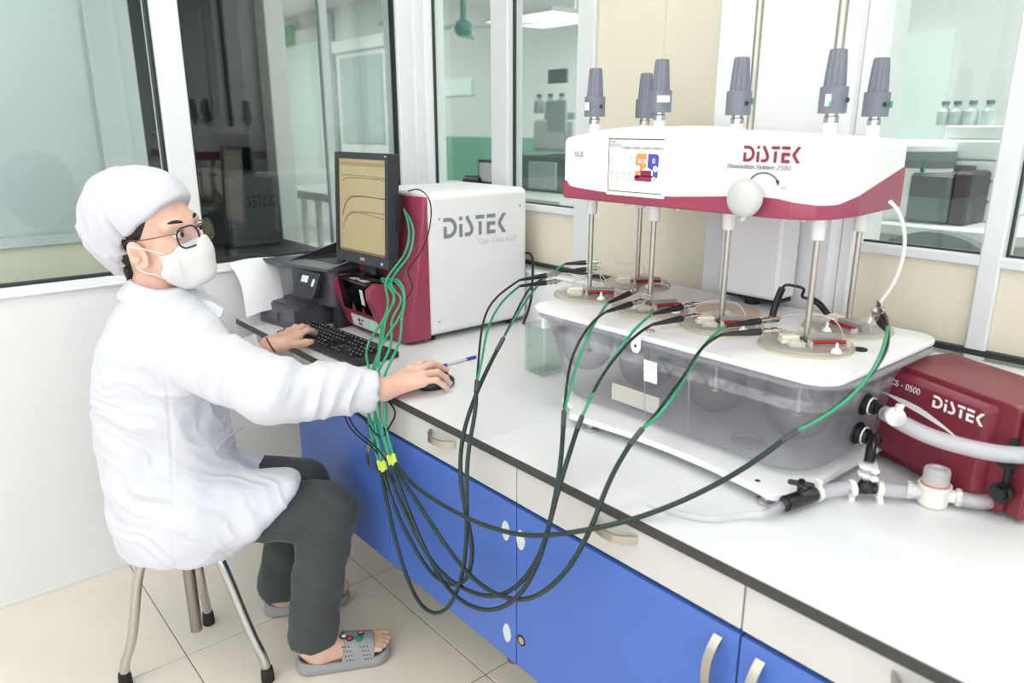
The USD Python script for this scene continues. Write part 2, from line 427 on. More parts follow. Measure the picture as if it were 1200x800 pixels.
# --- right window wall: grey-white frames, pale teal panes, beige panels
w2 = thing('window_2', 'aluminium partition of clear panes above beige panels along the right wall', 'window', kind='structure')
Z1 = 1.158; Z2 = 1.18
def hrail(x0, x1, z0, z1, y0=-.0185, y1=.049): return cbox(x0, x1, y0, y1, z0, z1, .003)
obj('frame', cat_(hrail(.066, .93, Z1, Z2), hrail(1.6, XE, Z1, Z2), vpost(.441, .532, -.02, .05), vpost(.853, .925, -.02, .05), vpost(2.012, 2.052, -.02, .05), vpost(3.0, 3.05, -.02, .05), vpost(4.2, 4.25, -.02, .05)), 'alu_grey', w2)
obj('gasket', cat_(box8(.066, XE, -.022, -.006, ZB - .008, ZB + .004)), 'gasket', w2, smooth=False)
for (x0, x1) in ((.066, .441), (.532, .853), (1.66, 2.012), (2.052, 3.0), (3.05, 4.2), (4.25, XE)):
    obj('pane', box8(x0, x1, .012, .017, Z2, ZT), 'pane_teal', w2, smooth=False)
    obj('pane_gasket', pane_frame('y', .01, x0, x1, Z2, ZT, .004, .006), 'gasket', w2, smooth=False)
for (x0, x1) in ((.066, .93), (1.6, 2.032), (2.032, 3.02), (3.02, 4.22), (4.22, XE)):
    obj('beige_panel', cbox(x0 + .001, x1 - .001, -.004, .03, ZB, Z1, .001), 'beige_panel', w2, smooth=False)
for (x0, x1) in ((.925, 1.17), (1.17, 1.62)):
    obj('beige_panel', cbox(x0 + .0003, x1 - .0003, -.004, .03, ZB, ZT, .0004), 'beige_panel', w2, smooth=False)
# --- white pillar behind the tester
struct('pillar', cat_(cbox(1.385, 1.735, -.075, .09, .985, ZC, .01), cbox(1.735, 1.765, -.045, .09, .985, ZC, .004)), 'wall_white', label='square white pillar in the right wall behind the tester')

# ------------------------------------------------------------------ the dark room behind the left window
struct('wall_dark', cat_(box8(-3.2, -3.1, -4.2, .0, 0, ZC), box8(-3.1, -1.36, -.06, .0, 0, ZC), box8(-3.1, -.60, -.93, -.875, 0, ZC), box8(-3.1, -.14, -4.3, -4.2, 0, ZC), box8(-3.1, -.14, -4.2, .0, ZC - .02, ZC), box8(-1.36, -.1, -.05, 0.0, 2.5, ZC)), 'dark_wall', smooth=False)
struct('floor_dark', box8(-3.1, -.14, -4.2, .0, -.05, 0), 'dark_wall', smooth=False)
mat('beige_lifted', (250, 240, 214), .5)  # beige lightened to offset the shade behind the left window
dp = thing('glass_partition', 'pale green glass partition over a beige panel behind the left window pane', 'partition', (-.62, -2.0, 0), kind='structure')
obj('beige_panel', box8(-.64, -.60, -3.4, -1.02, 0, 1.02), 'beige_lifted', dp, smooth=False)
obj('frame', cat_(cbox(-.66, -.58, -3.4, -1.02, 1.02, 1.055, .003), cbox(-.66, -.58, -1.02, -.872, 0, 2.5, .004), cbox(-.66, -.58, -3.4, -.875, 2.45, 2.5, .004)), 'alu_grey', dp)
obj('pane', box8(-.63, -.61, -3.4, -1.02, 1.055, 2.45), 'frosted_pane', dp, smooth=False)
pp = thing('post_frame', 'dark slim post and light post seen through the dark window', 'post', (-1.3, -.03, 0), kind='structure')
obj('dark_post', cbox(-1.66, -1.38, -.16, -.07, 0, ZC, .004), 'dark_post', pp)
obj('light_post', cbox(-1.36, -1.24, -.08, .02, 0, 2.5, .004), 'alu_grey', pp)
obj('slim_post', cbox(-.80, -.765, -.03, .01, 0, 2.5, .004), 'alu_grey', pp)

# ------------------------------------------------------------------ the next laboratory beyond the right wall
NX0, NX1, NY0, NY1 = -9.0, 6.5, 0.09, 3.3
struct('floor_beyond', box8(NX0, NX1, NY0, NY1, -.05, 0), 'far_floor', smooth=False)
struct('ceiling_beyond', box8(NX0, NX1, NY0 - .09, NY1, 2.9, 3.0), 'ceiling_white', smooth=False)
struct('wall_beyond', cat_(box8(NX0, NX1, NY1, NY1 + .1, 1.33, 3.0), box8(NX0 - .1, NX0, NY0, NY1, 0, 3.0), box8(NX1, NX1 + .1, NY0, NY1, 0, 3.0), box8(NX0, -3.1, -.05, .09, 0, 3.0), box8(-3.1, XE + 1.2, -.0, .09, ZC, 3.0)), 'far_white', smooth=False)
struct('trim_1', box8(NX0, NX1, NY1 - .005, NY1 + .1, 0, 1.33), 'far_green', smooth=False, label='green painted lower half of the far laboratory wall')

# ------------------------------------------------------------------ ceiling lamps
def lamp(x, y, z, w, l, power, label, group, color=(1, .985, .965)):
    t = thing('ceiling_lamp', label, 'lamp', (x, y, z), group)
    obj('frame', cat_(box8(x - w / 2 - .02, x + w / 2 + .02, y - l / 2 - .02, y - l / 2, z - .03, z), box8(x - w / 2 - .02, x + w / 2 + .02, y + l / 2, y + l / 2 + .02, z - .03, z),
                      box8(x - w / 2 - .02, x - w / 2, y - l / 2, y + l / 2, z - .03, z), box8(x + w / 2, x + w / 2 + .02, y - l / 2, y + l / 2, z - .03, z)), 'alu_white', t, smooth=False)
    obj('diffuser', box8(x - w / 2, x + w / 2, y - l / 2, y + l / 2, z - .012, z - .002), 'lamp_glow', t, smooth=False)
    panel_light(t.split('/')[-1] + '_light', x, y, z - .035, w, l, power, color)
LAMP = 2.3; LAMP_FAR = 20.0
for x in (0.9, 2.5, 4.1):
    for y in (-3.3, -1.9, -0.55):
        lamp(x, y, ZC, .62, 1.1 if y < -1 else .6, LAMP, 'ceiling lamp panel %s, %s' % ({0.9: 'nearest the left wall', 2.5: 'in the middle of the ceiling', 4.1: 'towards the far end of the room'}[x], {-3.3: 'along the back wall', -1.9: 'over the middle aisle', -.55: 'over the worktop'}[y]), 'laboratory ceiling lamps')
lq = px(641, 19, 'y', 2.4)
lamp(lq[0], 2.4, lq[2], .75, .6, LAMP_FAR * .6, 'bright hanging lamp panel seen at the top of the second pane from the corner', None)
for s_ in (-.3, .3): obj('suspension_rod', cyl((lq[0] + s_, 2.4, lq[2]), (lq[0] + s_, 2.4, 2.9), .006, n=8), 'alu_grey', '/World/' + [k.split('/')[-1] for k in ORIGIN if 'ceiling_lamp' in k][-1])
lamp(-1.5, -2.2, ZC - .03, 1.0, 2.0, LAMP_FAR * 2.2, 'ceiling lamp panel behind the frosted glass partition', None)
for x, y in ((-7.2, 1.6), (-4.6, 1.6), (0.6, 1.6), (2.6, 1.6), (4.6, 1.6)):
    lamp(x, y, 2.9, 1.2, .6, LAMP_FAR, 'ceiling lamp panel of the neighbouring laboratory, %s' % {-7.2: 'near the framed glass door', -4.6: 'over the glazed cabinet', .6: 'behind the beige panels', 2.6: 'over the office chair', 4.6: 'beyond the white chromatograph'}[x], 'neighbouring ceiling lamps')

# unseen fill lights shaped as windows, added behind and right of the camera
def fill_window(n, x0, x1, y0, y1, z0, z1, power, axis):
    t = thing('window_%d' % n, 'added unseen fill light shaped as a framed window in the %s wall of the laboratory' % ('back' if axis == 'y' else 'end'), 'window', kind='structure')
    if axis == 'y':
        obj('pane', box8(x0, x1, y0 + .01, y0 + .02, z0, z1), 'fill_pane', t, smooth=False)
        k = np.linspace(x0, x1, 5)
        obj('frame', cat_(*[cbox(a - .03, a + .03, y0, y0 + .045, z0 - .05, z1 + .05, .004) for a in k], cbox(x0, x1, y0, y0 + .044, z0 - .05, z0, .004), cbox(x0, x1, y0, y0 + .044, z1, z1 + .05, .004)), 'alu_white', t)
        panel_light('window_%d_light' % n, (x0 + x1) / 2, y0 + .06, (z0 + z1) / 2, x1 - x0, z1 - z0, power, (.96, .98, 1.0), ('X', 90))
    else:
        obj('pane', box8(x0 - .02, x0 - .01, y0, y1, z0, z1), 'fill_pane', t, smooth=False)
        k = np.linspace(y0, y1, 4)
        obj('frame', cat_(*[cbox(x0 - .045, x0, a - .03, a + .03, z0 - .05, z1 + .05, .004) for a in k], cbox(x0 - .044, x0, y0, y1, z0 - .05, z0, .004), cbox(x0 - .044, x0, y0, y1, z1, z1 + .05, .004)), 'alu_white', t)
        panel_light('window_%d_light' % n, x0 - .06, (y0 + y1) / 2, (z0 + z1) / 2, z1 - z0, y1 - y0, power, (.96, .98, 1.0), ('Y', 90))
fill_window(5, 1.0, 4.9, YB, YB, .85, 2.35, 1.65, 'y')
fill_window(6, XE, XE, -3.9, -1.3, .85, 2.35, 1.5, 'x')

# ------------------------------------------------------------------ workbench
BT = 0.79; BF = -0.81; BB = -0.055; XB1 = 3.4
wt = thing('worktop', 'long pale grey laboratory worktop with a black front edge', 'worktop', (0, 0, BT))
for (a, b) in ((0.002, 1.3845), (1.3855, XB1)):
    obj('slab', cbox(a, b, BF + .002, BB, BT - .018, BT, .0012), 'bench_top', wt, smooth=False)
obj('front_edge', cat_(cbox(0.002, 1.3845, BF - .001, BF + .0025, BT - .0195, BT - .0004, .0008), cbox(1.3855, XB1, BF - .001, BF + .0025, BT - .0195, BT - .0004, .0008)), 'bench_edge', wt, smooth=False)
fr = thing('bench_frame', 'grey steel frame with levelling feet under the worktop', 'frame', (1.2, -.5, 0))
for x in (0.2, 1.205, 2.5):
    obj('leg', cbox(x - .02, x + .02, -.58, -.54, .03, .29, .003), 'alu_grey', fr)
    obj('upright', cbox(x - .02, x + .02, -.14, -.08, .03, BT - .02, .003), 'alu_grey', fr)
    obj('foot', cat_(cyl((x, -.56, 0), (x, -.56, .012), .022), cyl((x, -.56, .012), (x, -.56, .04), .006)), 'steel_dull', fr)
    obj('foot_rail', cbox(x - .02, x + .02, -.54, -.14, .03, .07, .003), 'alu_grey', fr)
def bow_handle(c, along, out, length, w, rise, mat_name, parent):
    """a strap handle: a flat bar bowed outwards"""
    c = np.asarray(c, float); along = np.asarray(along, float); out = np.asarray(out, float)
    s = np.linspace(-1, 1, 17)
    p = c + np.outer(s * length / 2, along) + np.outer(rise * (1 - np.abs(s) ** 2.6), out)
    side = np.cross(along, out); L = []
    T = np.gradient(p, axis=0); T /= np.linalg.norm(T, axis=1, keepdims=True)
    for i in range(17):
        n = np.cross(side, T[i])
        L.append([p[i] + side * w / 2 + n * .002, p[i] - side * w / 2 + n * .002, p[i] - side * w / 2 - n * .002, p[i] + side * w / 2 - n * .002])
    return obj('handle', loft(L), mat_name, parent)
def cabinet(x0, x1, label, handles):
    t = thing('base_cabinet', label, 'cabinet', ((x0 + x1) / 2, BF, .285))
    obj('body', cbox(x0 + .002, x1 - .002, BF + .03, -.22, .287, BT - .02, .002), 'drawer_grey', t, smooth=False)
    xm = (x0 + x1) / 2
    obj('shadow_gap', box8(x0 + .003, x1 - .003, BF + .026, BF + .031, .30, BT - .021), 'black', t, smooth=False)
    for i, (a, b) in enumerate(((x0, xm), (xm, x1))):
        d = obj('drawer', cbox(a + .0016, b - .0016, BF + .012, BF + .03, .683, BT - .0215, .001), 'drawer_grey', t, smooth=False)
        bow_handle(((a + b) / 2 + .005, BF + .012, .742), (1, 0, 0), (0, -1, 0), .10, .016, .028, 'steel_brushed', d)
        d = obj('door', cbox(a + .0016, b - .0016, BF + .012, BF + .03, .285, .672, .001), 'cab_blue', t, smooth=False)
        hx = xm - .038 if i == 0 else xm + .038
        bow_handle((hx, BF + .012, .595), (0, 0, 1), (0, -1, 0), .11, .016, .028, 'steel_brushed', d)
    return t
cabA = cabinet(.43, 1.486, 'blue two-door cabinet with white drawers nearest the left wall', None)
cabB = cabinet(1.486, 2.552, 'blue two-door cabinet with white drawers at the right foreground', None)
def seal(x, z, parent):
    a = np.linspace(0, 2 * PI, 13)[:-1]
    s = np.column_stack([.014 * np.cos(a) * (1 - .12 * np.abs(np.sin(2 * a))), .0235 * np.sin(a)])
    obj('cover_cap', loft([np.column_stack([x + s[:, 0], np.full(12, BF + .0119), z + s[:, 1]]), np.column_stack([x + s[:, 0], np.full(12, BF + .0105), z + s[:, 1]])]), 'seal_white', parent)
for q, par in (((593, 621.5), cabA), ((610.5, 632.5), cabB), ((594.5, 741), cabA)):
    p = px(*q, 'y', BF + .012); seal(p[0], p[2], par)
p = px(611, 750, 'y', BF + .012)
obj('lock', cat_(xf(cyl((0, 0, 0), (0, -.002, 0), .013, n=20), t=(p[0], BF + .013, p[2]))), 'black', cabB)
obj('lock_core', cat_(xf(cyl((0, 0, 0), (0, -.003, 0), .0085, n=16), t=(p[0] + .001, BF + .013, p[2]))), 'wood', cabB)

# ------------------------------------------------------------------ lettering
from shapely.geometry import LineString
def logo(h, depth=.0006):
    """the maker's six cut letters, h tall, reading along +x"""
    t = .19
    fl = lambda pts, w=t: LineString(pts).buffer(w / 2, cap_style=2, join_style=1)
    arc = lambda cx, cy, r, a0, a1, n=14, ry=None: [(cx + r * math.cos(math.radians(a0 + (a1 - a0) * k / n)), cy + (ry or r) * math.sin(math.radians(a0 + (a1 - a0) * k / n))) for k in range(n + 1)]
    D = shapely.union_all([fl([(0, .905)] + arc(.30, .5, .405, 90, -90) + [(.095, .095)]), fl([(.095, .0), (.095, .58)])])
    i = shapely.union_all([sbox(0, .82, .19, 1), sbox(0, 0, .19, .64)])
    S = fl([(.13, 1.0), (.22, .8), (.34, .62)] + arc(.24, .34, .20, 40, -90, ry=.245) + [(0, .095)])
    T = shapely.union_all([sbox(0, .81, .56, 1), sbox(.19, 0, .38, .68)])
    E = shapely.union_all([sbox(0, .81, .56, 1), sbox(0, 0, .19, .62), sbox(0, .43, .56, .62), sbox(0, 0, .56, .19)])
    K = fl([(.48, 1.04), (.13, .55), (.12, .45), (.48, -.04)], .2).intersection(sbox(-1, 0, 1, 1))
    x, out = 0, []
    for g, w in ((D, .80), (i, .19), (S, .53), (T, .56), (E, .56), (K, .52)):
        out.append(affinity.translate(g, x, 0)); x += w + .15
    u = affinity.scale(shapely.union_all(out), h, h, origin=(0, 0))
    return extr(u, depth)
def on_face(m, origin, ex, ey): return place(m, origin, ex, ey)
def rect2(x0, x1, y0, y1, d=.0005, r=0.0, z0=0.0):
    p = sbox(x0 + r, y0 + r, x1 - r, y1 - r)
    return extr(p.buffer(r, 4) if r else p, d, z0)

mat('inst_white', (243, 244, 246), 0.38, noise=0.01, nscale=6)
mat('burgundy', (158, 66, 90), 0.38, noise=0.05, nscale=9, bump=0.06, bscale=350)
mat('burgundy_dark', (120, 36, 52), 0.42, noise=0.05, nscale=12, bump=0.10, bscale=420)
mat('logo_grey', (138, 142, 152), 0.5)
mat('logo_faint', (212, 206, 210), 0.5)
mat('logo_red', (142, 46, 72), 0.5)
mat('logo_white', (244, 244, 244), 0.5)
mat('ink', (70, 70, 74), 0.6)
mat('charcoal', (52, 54, 60), 0.42)
mat('charcoal_dark', (33, 34, 38), 0.38)
mat('gloss_black', (24, 24, 27), 0.12)
clear('smoked', (120, 112, 108), (60, 58, 58), ior=1.5)
clear('smoked_light', (165, 166, 176), (110, 112, 122), ior=1.45)
mat('paper', (240, 241, 246), 0.7)
mat('button_white', (225, 228, 240), 0.4, emit=.25)
mat('led_green', (90, 220, 170), 0.4, emit=1.0)
mat('led_blue', (150, 150, 255), 0.4, emit=2.0)
mat('screen_tan', (178, 162, 124), 0.35, emit=0.42, noise=0.02, nscale=14)
mat('screen_band', (158, 136, 88), 0.35, emit=0.4)
mat('screen_foot', (120, 104, 70), 0.35, emit=0.5)
mat('curve_green', (92, 150, 70), 0.5, emit=0.4)
mat('curve_dark', (80, 62, 62), 0.5, emit=0.15)
mat('curve_red', (120, 70, 66), 0.5, emit=0.2)
mat('label_white', (238, 238, 238), 0.6)

# ------------------------------------------------------------------ spectrometer (white box, burgundy front)
SX0, SX1 = .345, .69
sp = thing('spectrometer', 'white spectrometer with a burgundy front and grey lettering behind the monitor', 'instrument', ((SX0 + SX1) / 2, -.3, BT))
prof = []                                                # side profile (y, z) of the white housing, swept in x with rounded top edges
def housing(x0, x1, y0, y1, z0, z1, r, n=6):
    def ring(ins, y):
        p = rrect(x1 - x0 - 2 * ins, z1 - z0 - 2 * ins, max(r - ins, .004), n, (x0 + x1) / 2, (z0 + z1) / 2)
        return np.column_stack([p[:, 0], np.full(len(p), y), p[:, 1]])
    return loft([ring(.006, y0), ring(0, y0 + .006), ring(0, y1 - .02), ring(.004, y1 - .008), ring(.016, y1)])
obj('housing', housing(SX0, SX1, -.462, -.065, .806, 1.243, .022), 'inst_white', sp)
# burgundy front: slopes forward towards the bench, higher edge set back
def yfront(z): return -.478 - .072 * ((1.232 - z) / .43) ** 1.3
zz = np.linspace(.802, 1.232, 16); Ls = []
for z in zz:
    y = yfront(z); e = .010 if .806 < z < 1.228 else .016
    Ls.append([(SX0 + .004 + (.01 if z > 1.228 else 0), -.462, z), (SX0 + .002, y + e, z), (SX0 + .002 + e, y, z), (SX1 - e - .002, y, z), (SX1 - .0, y + e, z), (SX1 + .0006, -.462, z)])
obj('front_shell', loft([[(x, y, z) for x, y, z in l] for l in Ls]), 'burgundy', sp, smooth=40)
# two arms carrying the sample compartment
for a in (SX0, SX1 - .13):
    w = .028 if a == SX0 else .034
    a0 = a if a == SX0 else SX1 - .125
    pr = [(-.50, .962), (-.585, .972), (-.612, .955), (-.612, .925), (-.585, .86), (-.565, .81), (-.54, .80), (-.50, .80)]
    P = Polygon([(y, z) for y, z in pr]).buffer(-.006).buffer(.006)
    m = extr(P, w)
    m = (np.column_stack([m[0][:, 2] + a0, m[0][:, 0], m[0][:, 1]]), m[1])
    obj('arm', m, 'burgundy', sp, smooth=40)
cx0, cx1 = SX0 + .028, SX1 - .125
obj('compartment_base', cat_(hull([(x, y, z) for x in (cx0, cx1) for y, z in ((-.50, .80), (-.568, .806), (-.578, .862), (-.50, .862))])), 'burgundy', sp)
obj('control_panel', hull([(x, y, z) for x in (cx0 + .035, cx1 + .01) for y, z in ((-.571, .812), (-.5735, .812), (-.5812, .851), (-.579, .851))]), 'label_white', sp, smooth=False)
def on_panel(u, v, d=.0012):  # u along x, v up the tilted panel
    return V(cx0 + .035 + u, -.5737 - .0077 * v / .039 - d, .812 + v)
pn = sp + '/control_panel'
for u, v, r, m_ in ((.05, .024, .0055, 'ink'), (.072, .026, .0038, 'ink'), (.125, .020, .0095, 'led_green')):
    obj('port', cyl(on_panel(u, v, -.0005), on_panel(u, v, .002), r, n=14), m_, pn)
obj('port_mark', cat_(*[box8(*sum(([on_panel(u, .008)[k], on_panel(u + .008, .014)[k]] for k in range(3)), [])[0:6]) for u in (.044, .056)]), 'ink', pn, smooth=False)
obj('smoked_window', hull([(x, y, z) for x in (cx0 + .001, cx1 - .001) for y, z in ((-.583, .868), (-.586, .868), (-.602, .962), (-.599, .962))]), 'smoked', sp, smooth=False)
obj('cell_holder', cat_(cyl((cx0 + .07, -.57, .862), (cx0 + .07, -.57, .9), .02), cyl((cx0 + .13, -.575, .862), (cx0 + .13, -.575, .89), .014), box8(cx0, cx1, -.502, -.498, .862, .962)), 'burgundy_dark', sp)
obj('compartment_lid', cbox(cx0 + .001, cx1 - .001, -.604, -.50, .962, .970, .002), 'gloss_black', sp)
m = text('UV-VIS', .019, .0006, True, .25)
obj('lid_lettering', place(m, (cx0 + .055, -.592, .9703), (1, 0, 0), (0, 1, 0)), 'label_white', sp, smooth=False)
obj('barcode_label', hull([(x, y, z) for x in (cx1 - .062, cx1 - .042) for y, z in ((-.5902, .895), (-.5912, .895), (-.5992, .945), (-.5982, .945))]), 'label_white', sp, smooth=False)
for s_, x in ((1, SX1), (-1, SX0)):
    n_ = V(s_, 0, 0); ex = V(0, s_, 0)
    o = V(x + s_ * .0004, -.405 if s_ > 0 else -.09, 1.105)
    obj('logo', place(logo(.062), o, ex, (0, 0, 1)), 'logo_grey' if s_ > 0 else 'ink', sp, smooth=False, label='grey cut-letter logo on the side panel')
obj('model_name', place(text('Opt-Diss 410', .017, .0004), V(SX1 + .0004, -.27, 1.075), (0, 1, 0), (0, 0, 1)), 'logo_faint', sp, smooth=False)
for y, z in ((-.42, 1.165), (-.10, 1.185), (-.43, .85), (-.10, .86)):
    obj('screw', cyl((SX1, y, z), (SX1 + .0015, y, z), .003, n=10), 'steel_dull', sp)
for x, y in ((SX1 - .03, -.44), (SX1 - .03, -.12), (SX0 + .03, -.44), (SX0 + .03, -.12)):
    obj('foot', cyl((x, y, BT), (x, y, .808), .012, n=14), 'rubber', sp)

# ------------------------------------------------------------------ monitor on the compartment lid
MD = V(.998, .062, 0); MD /= np.linalg.norm(MD); MN = V(.062, -.998, 0); MN /= np.linalg.norm(MN)
MO = V(.350, -.588, 1.022)                                 # lower left front corner
tilt = math.radians(-3.0)
MU = V(0, 0, 1) * math.cos(tilt) + MN * math.sin(tilt)
MF = np.cross(MD, MU)
MW, MH = .290, .335
def mon(m): return place(m, MO, MD, MU)
mo = thing('monitor', 'black monitor with brown chart screen standing on the spectrometer', 'monitor', tuple(MO + MD * MW / 2))
fr_ = Polygon([(0, 0), (MW, 0), (MW, MH), (0, MH)]).buffer(-.004).buffer(.004).difference(sbox(.017, .032, MW - .017, MH - .019))
obj('bezel', mon(extr(fr_, .014, -.012)), 'charcoal', mo, smooth=False)
obj('back', mon(cat_(loft([at_z(rrect(MW, MH, .005, 3, MW / 2, MH / 2), -.012), at_z(rrect(MW, MH, .005, 3, MW / 2, MH / 2), -.035), at_z(rrect(MW - .05, MH - .06, .01, 3, MW / 2, MH / 2), -.052)]), cbox(MW / 2 - .06, MW / 2 + .06, MH * .3, MH * .75, -.065, -.05, .003))), 'charcoal', mo)
obj('side_trim', mon(cbox(MW - .001, MW + .004, MH * .33, MH * .66, -.042, -.018, .001)), 'charcoal_dark', mo)
sc = obj('screen', mon(box8(.0165, MW - .0165, .0315, MH - .0185, -.006, -.003)), 'screen_tan', mo, smooth=False)
W_, H_ = MW - .033, MH - .05
def scr(pts, w, m_):
    p = LineString([(.0165 + u * W_, .0315 + v * H_) for u, v in pts]).buffer(w / 2, cap_style=2, join_style=1)
    obj('curve', mon(extr(p, .0004, -.003)), m_, sc, smooth=False)
def sat(u0, v0, v1, k, n=26, e=.98): return [(u, v0 + (v1 - v0) * (1 - math.exp(-(u - u0) * k))) for u in np.linspace(u0, e, n)]
obj('title_band', mon(rect2(.0165, MW - .0165, .0315 + H_ * .925, .0315 + H_ * .965, .0003, 0, -.003)), 'screen_band', sc, smooth=False)
obj('task_bar', mon(rect2(.0165, MW - .0165, .0315, .0315 + H_ * .03, .0003, 0, -.003)), 'screen_foot', sc, smooth=False)
scr([(u, .80 + .012 * math.sin(u * 50) * .3 - .012 * u + .03 * (1 - math.exp(-12 * u))) for u in np.linspace(.07, .98, 60)], .0028, 'curve_green')
scr(sat(.08, .755, .800, 18), .0018, 'curve_red')
scr([(u, v - .02 * u) for u, v in sat(.07, .40, .625, 11)], .0022, 'curve_dark')
scr(sat(.07, .37, .61, 11), .0014, 'curve_red')
scr(sat(.10, .30, .455, 8), .0016, 'curve_dark')
scr([(u, v - .07 * max(0, u - .35)) for u, v in sat(.08, .25, .445, 14)], .0016, 'curve_red')
obj('badge', place(text('AOC', .0085, .0006, True), MO + MD * (MW * .5 - .006) + MU * .012 + MF * .0021, MD, MU), 'label_white', mo, smooth=False)
obj('power_light', mon(xf(cyl((0, 0, 0), (0, 0, .002), .004, n=14), t=(MW - .032, .013, .002))), 'led_blue', mo)
obj('corner_mark', mon(rect2(MW - .020, MW - .010, MH - .010, MH - .007, .0004, 0, .002)), 'label_white', mo, smooth=False)
nc = MO + MD * MW / 2 - MF * .03
obj('stand_neck', cat_(cbox(nc[0] - .035, nc[0] + .035, nc[1] - .006, nc[1] + .012, .985, 1.06, .004)), 'charcoal_dark', mo)
obj('stand_base', cat_(slab(nc[0], nc[1] + .025, .20, .105, .05, .9702, .982, .003)), 'gloss_black', mo)

mat('printer_grey', (84, 84, 93), 0.4); mat('printer_dark', (50, 51, 58), 0.35)
milky('smoked_grey', (104, 104, 116), .5, .2)
# ------------------------------------------------------------------ printer in the corner, turned a little towards the bench front
PO = V(.091, -.759, BT)
PRX, PRY = V(.988, .152, 0), V(-.152, .988, 0)
def prn(m): return place(m, PO, PRX, PRY)
pt = thing('printer', 'dark grey laser printer with an open paper tray in the corner', 'printer', tuple(PO + PRX * .15 + PRY * .2))
obj('body', prn(cat_(loft([at_z(rrect(.235, .30, .02, 6, .172, .245), z) for z in (.075, .190)]), cbox(.06, .285, .19, .39, .004, .08, .004), cbox(.055, .073, .10, .25, .004, .08, .003))), 'printer_grey', pt)
obj('right_side', prn(loft([at_z(rrect(.04, .28, .018, 6, .272, .25), z) for z in (.002, .193)])), 'printer_dark', pt)
obj('front_recess', prn(cbox(.075, .25, .15, .195, .004, .076, .002)), 'gloss_black', pt)
obj('top_lid', prn(cat_(hull([(x, y, z) for (x, y) in ((-.055, .062), (.10, .066), (.292, .082), (.292, .40), (.045, .40)) for z in (.193, .203)]))), 'printer_grey', pt)
obj('output_well', prn(box8(.07, .25, .16, .34, .203, .2042)), 'black', pt, smooth=False)
def wing(x0, x1): return hull([(x, y, z) for x in (x0, x1) for y, z in ((.10, .2025), (.43, .2025), (.43, .262), (.39, .262))])
obj('output_cover', prn(cat_(wing(.045, .055), wing(.28, .29), cbox(.045, .29, .415, .43, .203, .262, .002))), 'printer_dark', pt)
obj('paper_stop', prn(hull([(x, y, z) for x in (.215, .245) for y, z in ((.17, .203), (.20, .203), (.225, .242), (.215, .245))])), 'printer_dark', pt)
pan_o = PO + PRX * .205 + PRY * .055 + V(0, 0, .148); pan_y = PRY * .42 + V(0, 0, .9)
def pan(m): return place(m, pan_o, PRX, pan_y)
cpn = obj('control_panel', pan(slab(0, 0, .115, .088, .008, -.014, 0.0, .002)), 'printer_dark', pt)
obj('panel_arm', prn(cbox(.17, .24, .06, .11, .10, .16, .004)), 'printer_dark', pt)
obj('display', pan(rect2(-.030, .006, .006, .028, .0006)), 'button_white', cpn, smooth=False)
obj('button', pan(rect2(.032, .044, -.004, .022, .0014, .005)), 'button_white', cpn)
for u, v in ((-.04, -.018), (-.028, -.02), (-.012, -.016), (.0, -.018)):
    obj('button', pan(xf(cyl((0, 0, 0), (0, 0, .001), .0035, n=12), t=(u, v, 0))), 'printer_grey', cpn)
obj('tray', prn(cat_(cbox(0, .212, 0, .24, .001, .012, .003), cbox(0, .007, 0, .2, .01, .068, .002), cbox(.205, .212, 0, .2, .01, .068, .002), cbox(0, .212, 0, .006, .01, .022, .002))), 'printer_grey', pt)
obj('tray_cover', prn(cat_(cbox(0, .212, .016, .2, .066, .072, .002), hull([(x, y, z) for x in (.007, .205) for y, z in ((.001, .022), (.004, .022), (.018, .068), (.015, .068))]))), 'smoked_grey', pt, smooth=False)
obj('tray_top', prn(cbox(.003, .209, .026, .15, .0722, .0745, .001)), 'printer_grey', pt)
obj('paper_guide', prn(cbox(.085, .112, -.003, .006, .012, .05, .006)), 'printer_grey', pt)
ps = thing('paper_stack', 'stack of white paper lying in the printer tray', 'paper', tuple(PO + PRX * .1 + PRY * .1 + V(0, 0, .0125)))
obj('sheet_stack', prn(cbox(.012, .200, .022, .185, .0128, .046, .001)), 'paper', ps, smooth=False)

# paper draped between the left wall and the printer, and a clear pouch behind it
u = np.linspace(0, 1, 14); dr = []
for s_ in (0, 1):
    a = np.array([px(*q, 'w', w_) for q, w_ in (((268, 308), 2.53), ((281, 330), 2.50), ((286, 352), 2.47), ((289, 372), 2.452))]) if s_ == 0 else np.array([px(*q, 'w', w_) for q, w_ in (((322, 301), 2.62), ((327, 320), 2.60), ((331, 342), 2.58), ((334, 360), 2.56))])
    dr.append(spline(a, .01)[np.linspace(0, len(spline(a, .01)) - 1, 14).astype(int)])
sheet = [dr[0] + (dr[1] - dr[0]) * t + np.outer(np.ones(14), V(.012, -.012, .008)) * math.sin(PI * t) for t in np.linspace(0, 1, 9)]
th = V(-.0008, .0008, 0)
G = np.array(sheet); vtop = G.reshape(-1, 3); nI, nJ = G.shape[:2]
fq = [(i * nJ + j, (i + 1) * nJ + j, (i + 1) * nJ + j + 1, i * nJ + j + 1) for i in range(nI - 1) for j in range(nJ - 1)]
fq = np.array(fq); fq = np.vstack([fq[:, [0, 1, 2]], fq[:, [0, 2, 3]]])
sh = thing('paper_sheet', 'white paper sheet hanging from the sill beside the printer', 'paper', tuple(G[4, -1]))
obj('sheet', cat_((vtop, fq), (vtop + th, fq[:, ::-1])), 'paper', sh, smooth=True)

